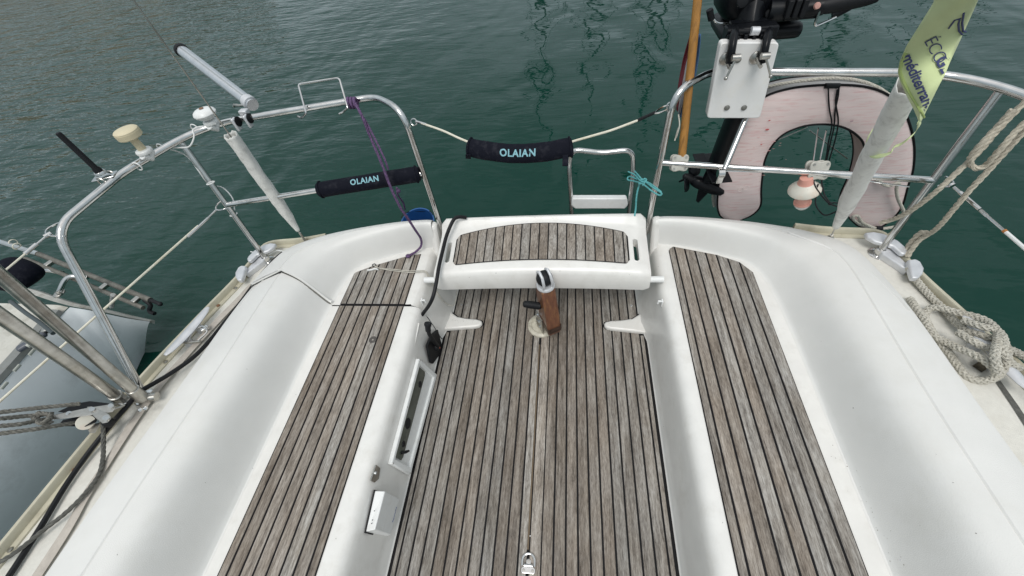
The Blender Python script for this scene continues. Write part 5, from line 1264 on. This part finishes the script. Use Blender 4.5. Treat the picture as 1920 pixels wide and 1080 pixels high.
dk = (PZ(90, 790, .56)-PZ(205, 762, .45)).normalized()
def side(pts, z0, z1, m, name, th=.008):
    zz = lambda x: z0+(z1-z0)*(215-x)/130
    g = G(); A_ = [PZ(x, y, zz(x)) for x, y in pts]; vv = (EYE-A_[0]).normalized(); n = len(A_)
    g.add(A_+[q-vv*th for q in A_], [tuple(range(n)), tuple(range(2*n-1, n-1, -1))]+[(i, (i+1) % n, n+(i+1) % n, n+i) for i in range(n)]); return build(name, g, m, bl, bevel=.0015, smooth=False)
side([(108, 772), (140, 757), (168, 752), (212, 757), (212, 768), (180, 768), (125, 775)], .452, .50, BLK, 'cheek', .03)
side([(108, 799), (118, 787), (178, 775), (186, 780), (180, 792), (160, 800)], .44, .48, BLK, 'cheek', .03)
side([(95, 779), (162, 765), (213, 757), (217, 764), (212, 772), (160, 780), (98, 787), (93, 784)], .475, .52, STEELD, 'side_strap', .004)
side([(163, 763), (172, 762), (205, 777), (209, 784), (202, 792), (192, 794), (178, 783), (165, 770)], .485, .50, STEELD, 'side_strap', .004)
side([(160, 798), (190, 792), (178, 812), (168, 812)], .44, .45, STEELD, 'becket', .004)
for (x, y, z, r) in ((129, 775, .505, .0075), (172, 767, .495, .0075), (207, 760, .485, .0065), (198, 783, .495, .008)):
    g = G(); q = PZ(x, y, z); g.lathe([(r, -.002), (r, .003), (r*.5, .003), (r*.45, .001)], q, EYE-q, 14); build('rivet', g, STEEL, bl)
g = G(); q = PZ(160, 792, .46); g.lathe([(.024, -.006), (.020, 0), (.024, .006)], q, (EYE-q)+Vector((.5, -.3, 0)), 24); build('sheave', g, CREAMP, bl)
g = G(); g.ball(PZ(203, 792, .455), .016, (1, 1, 1.3)); build('cam_knob', g, RUB, bl)
g = G(); g.tube(cat([PZ(208, 768, .47), PZ(220, 765, .455), PZ(232, 760, .445), PZ(222, 757, .455), PZ(210, 762, .47)], 4, True), .0045, 8, closed=True, cap=False); build('shackle', g, STEELD, bl)
for k, (P, m, r) in enumerate((([(150, 757, .49), (70, 765, .55), (0, 773, .60), (-40, 777, .63)], ROPEG, .0075), ([(100, 776, .51), (50, 780, .55), (0, 785, .60), (-40, 789, .63)], ROPEG, .0075), ([(95, 785, .51), (75, 788, .53), (40, 795, .57), (0, 799, .60), (-40, 803, .63)], ROPEG, .0075), ([(140, 793, .47), (70, 804, .55), (0, 813, .60), (-40, 818, .63)], ROPEG, .0075))):
    g = G(); g.rope([PZ(*q) for q in P], r, .04); build('tackle_rope', g, mat('rope_mid_grey', (.17, .165, .145), .85, var=.4, vscale=120), bl)
for P in ([(95, 781, .52), (82, 776, .53), (70, 784, .535), (84, 795, .53), (98, 790, .52)], [(62, 783, .54), (78, 794, .54), (95, 778, .53), (70, 774, .54)]):
    g = G(); g.rope(cat([PZ(*q) for q in P], 5), .007, .035); build('knot', g, mat('rope_mid_grey', (.17, .165, .145), .85), bl)
gl_ = [PZ(193, 795, .44), PZ(194, 830, .415), PZ(193, 862, .402), PZ(184, 892, .402), PZ(160, 925, .404), PZ(125, 960, .406), PZ(80, 995, .408), PZ(30, 1035, .41), PZ(-20, 1065, .41)]
line('grey_line', gl_, .0072, ROPEG, 'grey rope tail falling from the block and curving over the left deck', 'rope', 'rope', 7)

# ------------------------------------------------------------------ neighbouring yacht on the left
nb = thing('neighbour_yacht', 'dirty blue-grey hulled yacht moored close along the left side', 'yacht', (-2.9, .6, -.3))
NB = lambda x, y, z: PZ(x, y, z)
edge0 = [NB(-260, 985, .02), NB(-120, 850, .01), NB(0, 722, .0), NB(62, 652, -.01), NB(110, 597, -.02), NB(131, 576, -.02)]
stern = [NB(131, 576, -.02), NB(168, 582, -.08), NB(205, 590, -.17), NB(245, 598, -.27), NB(281, 603, -.36)]
# topsides: from the deck edge out and down
low0 = [(-2.72, -1.6, -.62), (-2.76, -.6, -.62), (-2.80, 0, -.62), (-2.83, .4, -.62), (-2.86, .75, -.62), (-2.89, .95, -.62)]
rows = []
e0 = cat(edge0, 5); n = len(e0)
lw = cat([Vector(q) for q in low0], 5)
tail = NB(281, 603, -.36)
for i in range(n):
    a = e0[i]; b = lw[i]; row = []
    for k in range(13):
        t = k/12; q = a+(b-a)*t; bul = math.sin(math.pi*t)*.07; row.append(Vector((q.x+bul*.9, q.y, a.z+(b.z-a.z)*t**1.2)))
    rows.append(row)
# stern corner rows sweep round to the pointed end
sq = cat(stern, 4)[1:]
for i, q in enumerate(sq):
    f = (i+1)/len(sq); b = Vector((-2.89-.09*f, .95+.25*f, -.62)); row = []
    for k in range(13):
        t = k/12; p_ = q+(b-q)*t; bul = math.sin(math.pi*t)*.07*(1-f*.9); row.append(Vector((p_.x+bul*.9, p_.y, q.z+(b.z-q.z)*t**1.2)))
    rows.append(row)
g = G(); g.grid(rows); build('topsides', g, NGREY, nb)
# deck inboard of the rail, with rounded edge and transom
dk_ = [e0[i]+Vector((-.012, 0, .0)) for i in range(n)]
rows = []
tr = [NB(130, 575, -.01), NB(95, 566, .0), NB(55, 555, .01), NB(20, 545, .015), NB(-60, 520, .02)]
for i in range(n):
    a = dk_[i]; rows.append([a, a+Vector((-.05, 0, .022)), a+Vector((-.16, 0, .028)), a+Vector((-.6, .0, .04)), a+Vector((-2.6, .0, .05))])
g = G(); g.grid(rows); build('deck', g, NDECK, nb)
g = G(); tq = cat([NB(-30, 532, .03), NB(20, 538, .02), NB(60, 546, .01), NB(100, 560, -.01), NB(140, 572, -.04), NB(190, 582, -.13), NB(240, 594, -.25), NB(281, 603, -.36)], 5)
g.grid([[q+Vector((0, -.03*(1-i/len(tq)), .004)), q+Vector((.0, .012, -.002)), q+Vector((-.01, .03, -.03)), q+Vector((-.03, .02, -.06))] for i, q in enumerate(tq)]); build('transom_edge', g, mat('neighbour_worn_edge', (.42, .42, .39), .6, var=.2, vscale=12, stain=(.10, .07, .04), sscale=12, samt=.8), nb)
# perforated toe rail strip
rows = []
for i in range(8, n-3):
    a = e0[i]; rows.append([a+Vector((.004, 0, .004)), a+Vector((-.004, 0, .03)), a+Vector((-.055, 0, .036)), a+Vector((-.06, 0, .018))])
g = G(); g.grid(rows); build('toe_rail', g, mat('neighbour_rail', (.24, .25, .24), .55, .2, var=.15, stain=(.10, .09, .07), sscale=20, samt=.5), nb, ang=30)
for (x, y) in ((8, 723), (32, 690), (60, 660)):
    q = PZ(x, y, .036); g = G(); dd = (e0[15]-e0[10]).normalized(); g.tube([q-dd*.02, q+dd*.02], .009, 10, flat=.5); build('drain_slot', g, mat('pale_slot', (.50, .51, .46), .6), nb)
g = G(); q = PZ(60, 640, .05); g.box(q, (.045, .14, .03), Matrix.Rotation(-.6, 3, 'Z')); build('chock', g, mat('dark_chock', (.08, .09, .11), .4), nb, bevel=.012)
g = G(); g.tube([PZ(52, 650, .07), PZ(74, 630, .07)], .012, 10); build('chock_top', g, mat('pale_slot', (.50, .51, .46), .6), nb)
g = G(); g.tube(cat([PZ(20, 565, .09), PZ(50, 588, .09), PZ(75, 605, .085), PZ(100, 625, .07)], 5), .011, 10); build('deck_hose', g, mat('dark_hose', (.05, .065, .07), .5), nb)
g = G(); g.box(PZ(92, 616, .055), (.06, .05, .03), Matrix.Rotation(.5, 3, 'Z')); build('deck_fitting', g, STEELD, nb, bevel=.008)
# black covered bag on its rail
g = G(); c = PZ(28, 515, .42); vs_ = []; g.ball(c, .085, (1.25, 1.0, .9), 28, 18, Matrix.Rotation(.5, 3, 'Z'))
g.v = [q+Vector((noise.noise(q*9), noise.noise(q*9+Vector((5, 0, 0))), noise.noise(q*9+Vector((0, 7, 0)))))*.018 for q in g.v]
single('covered_fender', g, FAB, 'round black fabric cover hanging over the stern of the neighbouring yacht', 'cover', sub=1)
# stowed tube ladder
zt = .10
a = PZ(-30, 446, .22); b = PZ(296, 568, .02)
la_ = thing('stowed_ladder', 'weathered stainless tube ladder stowed along the stern of the neighbouring yacht', 'ladder', tuple((a+b)/2))
A1, B1 = PZ(-30, 444, .22), PZ(72, 476, .17); g = G(); g.tube([A1, B1], .017, 14); build('rail_tube', g, STEEL, la_)
A2 = PZ(62, 472, .175); B2 = PZ(300, 570, .02)
g = G(); g.tube([A2, A2+(B2-A2)*.93], .016, 12); build('rail_tube', g, mat('tarnished_tube', (.20, .19, .165), .5, .7, var=.4, vscale=20), la_)
g = G(); o_ = Vector((-.02, -.05, -.01)); g.tube([A2+o_, A2+o_+(B2-A2)*.93], .013, 12); build('rail_tube', g, mat('tarnished_tube', (.20, .19, .165), .5, .7, var=.4, vscale=20), la_)
g = G(); g.tube([A2+(B2-A2)*.93, B2], [.011, .011], 10); g.ball(B2, .014, seg=10, rings=8); build('black_tip', g, RUB, la_)
for t in (.18, .42, .62, .86):
    c = A2+(B2-A2)*t; g = G(); g.box(c+Vector((-.01, -.025, 0)), (.022, .05, .03), basis((B2-A2), (0, 0, 1))); build('tread_bracket', g, STEELD, la_, bevel=.004)
for (p1, p2, p3) in (((66, 515), (88, 507), (118, 512)), ((112, 545), (128, 520), (165, 520))):
    g = G(); P = cat([PZ(p1[0], p1[1]+6, .04), PZ(*p1, .08), PZ(*p2, .13), PZ(*p3, .10)], 6); g.tube(P, .0135, 12); build('curved_leg', g, STEEL, la_)
    g = G(); g.lathe([(.033, 0), (.033, .006), (.02, .014)], PZ(p1[0], p1[1]+6, .03), (0, 0, 1), 20); build('leg_flange', g, STEELD, la_)
g = G(); g.tube([PZ(212, 553, .07), PZ(209, 575, -.06)], .013, 10); build('standoff', g, STEELD, la_)
g = G(); P = cat([PZ(270, 562, .03), PZ(282, 572, .0), PZ(280, 583, -.03), PZ(290, 588, -.04)], 5); g.tube(P, .012, 10); build('hook_foot', g, RUB, la_)
for (x, y) in ((25, 455), (32, 462)):
    q = PZ(x, y, .20); g = G(); g.tube(ringat(q, .020, B1-A1), .0035, 6, closed=True, cap=False); build('lashing_ring', g, WIREW, la_)

# ------------------------------------------------------------------ yachts across the basin whose masts are mirrored in the water
far = []
def farboat(az_px, dist, hgt, label, lean=0):
    d = _ray(az_px, 0); d.z = 0; d.normalize(); c = Vector((EYE.x, EYE.y, -.6))+d*dist
    h = thing('moored_yacht', label, 'yacht', tuple(c), 'yachts moored across the basin')
    sd = Vector((-d.y, d.x, 0)); rows = []
    for i in range(13):
        t = i/12; wd = 1.5*math.sin(math.pi*min(1, .18+t*.82))**.6; q = c+d*(t*9)
        rows.append([q-sd*wd*.7, q-sd*wd+Vector((0, 0, 1.1)), q+Vector((0, 0, 1.25)), q+sd*wd+Vector((0, 0, 1.1)), q+sd*wd*.7])
    g = G(); g.grid(rows); build('hull', g, HULLM, h)
    g = G(); m_ = c+d*4.5; g.tube([m_+Vector((0, 0, 1.2)), m_+Vector((lean, 0, hgt))], .15, 10); build('mast', g, mat('mast_grey', (.10, .10, .10), .5), h)
    for s in (-1, 1):
        g = G(); g.tube([m_+sd*s*1.3+Vector((0, 0, 1.1)), m_+sd*s*.7+Vector((0, 0, hgt*.55)), m_+Vector((lean, 0, hgt*.98))], .045, 5); build('shroud', g, BLK, h)
    g = G(); g.tube([m_+Vector((0, 0, 2.2))-d*.2, m_-d*3.8+Vector((0, 0, 2.3))], .12, 10); build('boom', g, BLK, h)
    g = G(); g.tube([c+Vector((0, 0, 1.1)), m_+Vector((lean, 0, hgt))], .04, 5); build('backstay', g, BLK, h)
for px, ds, hg, lb in ((1015, 24, 15, 'white yacht across the basin mirrored behind the lettered gate pad'), (1112, 27, 14, 'white yacht across the basin mirrored left of the flagstaff'), (1235, 25, 16, 'white yacht across the basin mirrored beside the flagstaff'), (1440, 26, 15, 'white yacht across the basin mirrored above the motor board'), (1600, 24, 14, 'white yacht across the basin mirrored left of the lime banner'), (1790, 24, 16, 'white yacht across the basin mirrored right of the lime banner')):
    farboat(px, ds, hg, lb)

# ------------------------------------------------------------------ small marks and scuffs on the mouldings
def marks(px, size, m, name, label):
    bpy.context.view_layer.update(); dg = bpy.context.evaluated_depsgraph_get(); g = G()
    for k, (x, y) in enumerate(px):
        d = _ray(x, y).normalized(); hit, loc, nor, idx, ob, mt = S.ray_cast(dg, EYE, d)
        if not hit: continue
        a = nor.orthogonal().normalized(); b = nor.cross(a); n = 7; th = random.uniform(0, 3.1); e = random.uniform(.25, .9); r = size*random.uniform(.5, 1.2)
        u = a*math.cos(th)+b*math.sin(th); v = nor.cross(u)
        c = loc+nor*.0006; g.add([c+u*math.cos(6.283*i/n)*r+v*math.sin(6.283*i/n)*r*e for i in range(n)], [tuple(range(n))])
    o = build(name, g, m, boat, label=label, smooth=False); o['kind'] = 'stuff'
marks([(1688, 1050)], .0022, NAVYP, 'blue_speck', 'tiny blue paint speck on the right backrest')
random.seed(21)
pts_ = [(1234, 500), (1079, 478), (1003, 408), (1755, 852), (1787, 905), (1725, 985), (1600, 765), (1540, 640), (474, 878), (220, 1040), (555, 740), (1340, 850), (1355, 980), (712, 728), (1245, 800), (880, 520), (1050, 508), (930, 512), (1180, 515), (463, 692), (385, 905), (630, 1010), (1480, 700), (1830, 1000)]
marks(pts_, .0016, mat('dark_speck', (.10, .09, .08), .7), 'dark_specks', 'scattered tiny dark specks on the white mouldings')
pts_ = []
for k in range(26): pts_.append((1560+k*5.2+random.gauss(0, 5), 830+k*9.5+random.gauss(0, 9)))
for k in range(30): pts_.append((905-k*.5+random.gauss(0, 3)-k*1.4, 600+random.gauss(0, 2.5)))
for k in range(24): pts_.append((1141+k*1.2+random.gauss(0, 2), 603+random.gauss(0, 3)-k*.3))
marks(pts_, .0013, mat('grime_speck', (.24, .21, .16), .8), 'grime_specks', 'small grime specks on the gutter and foot rests')
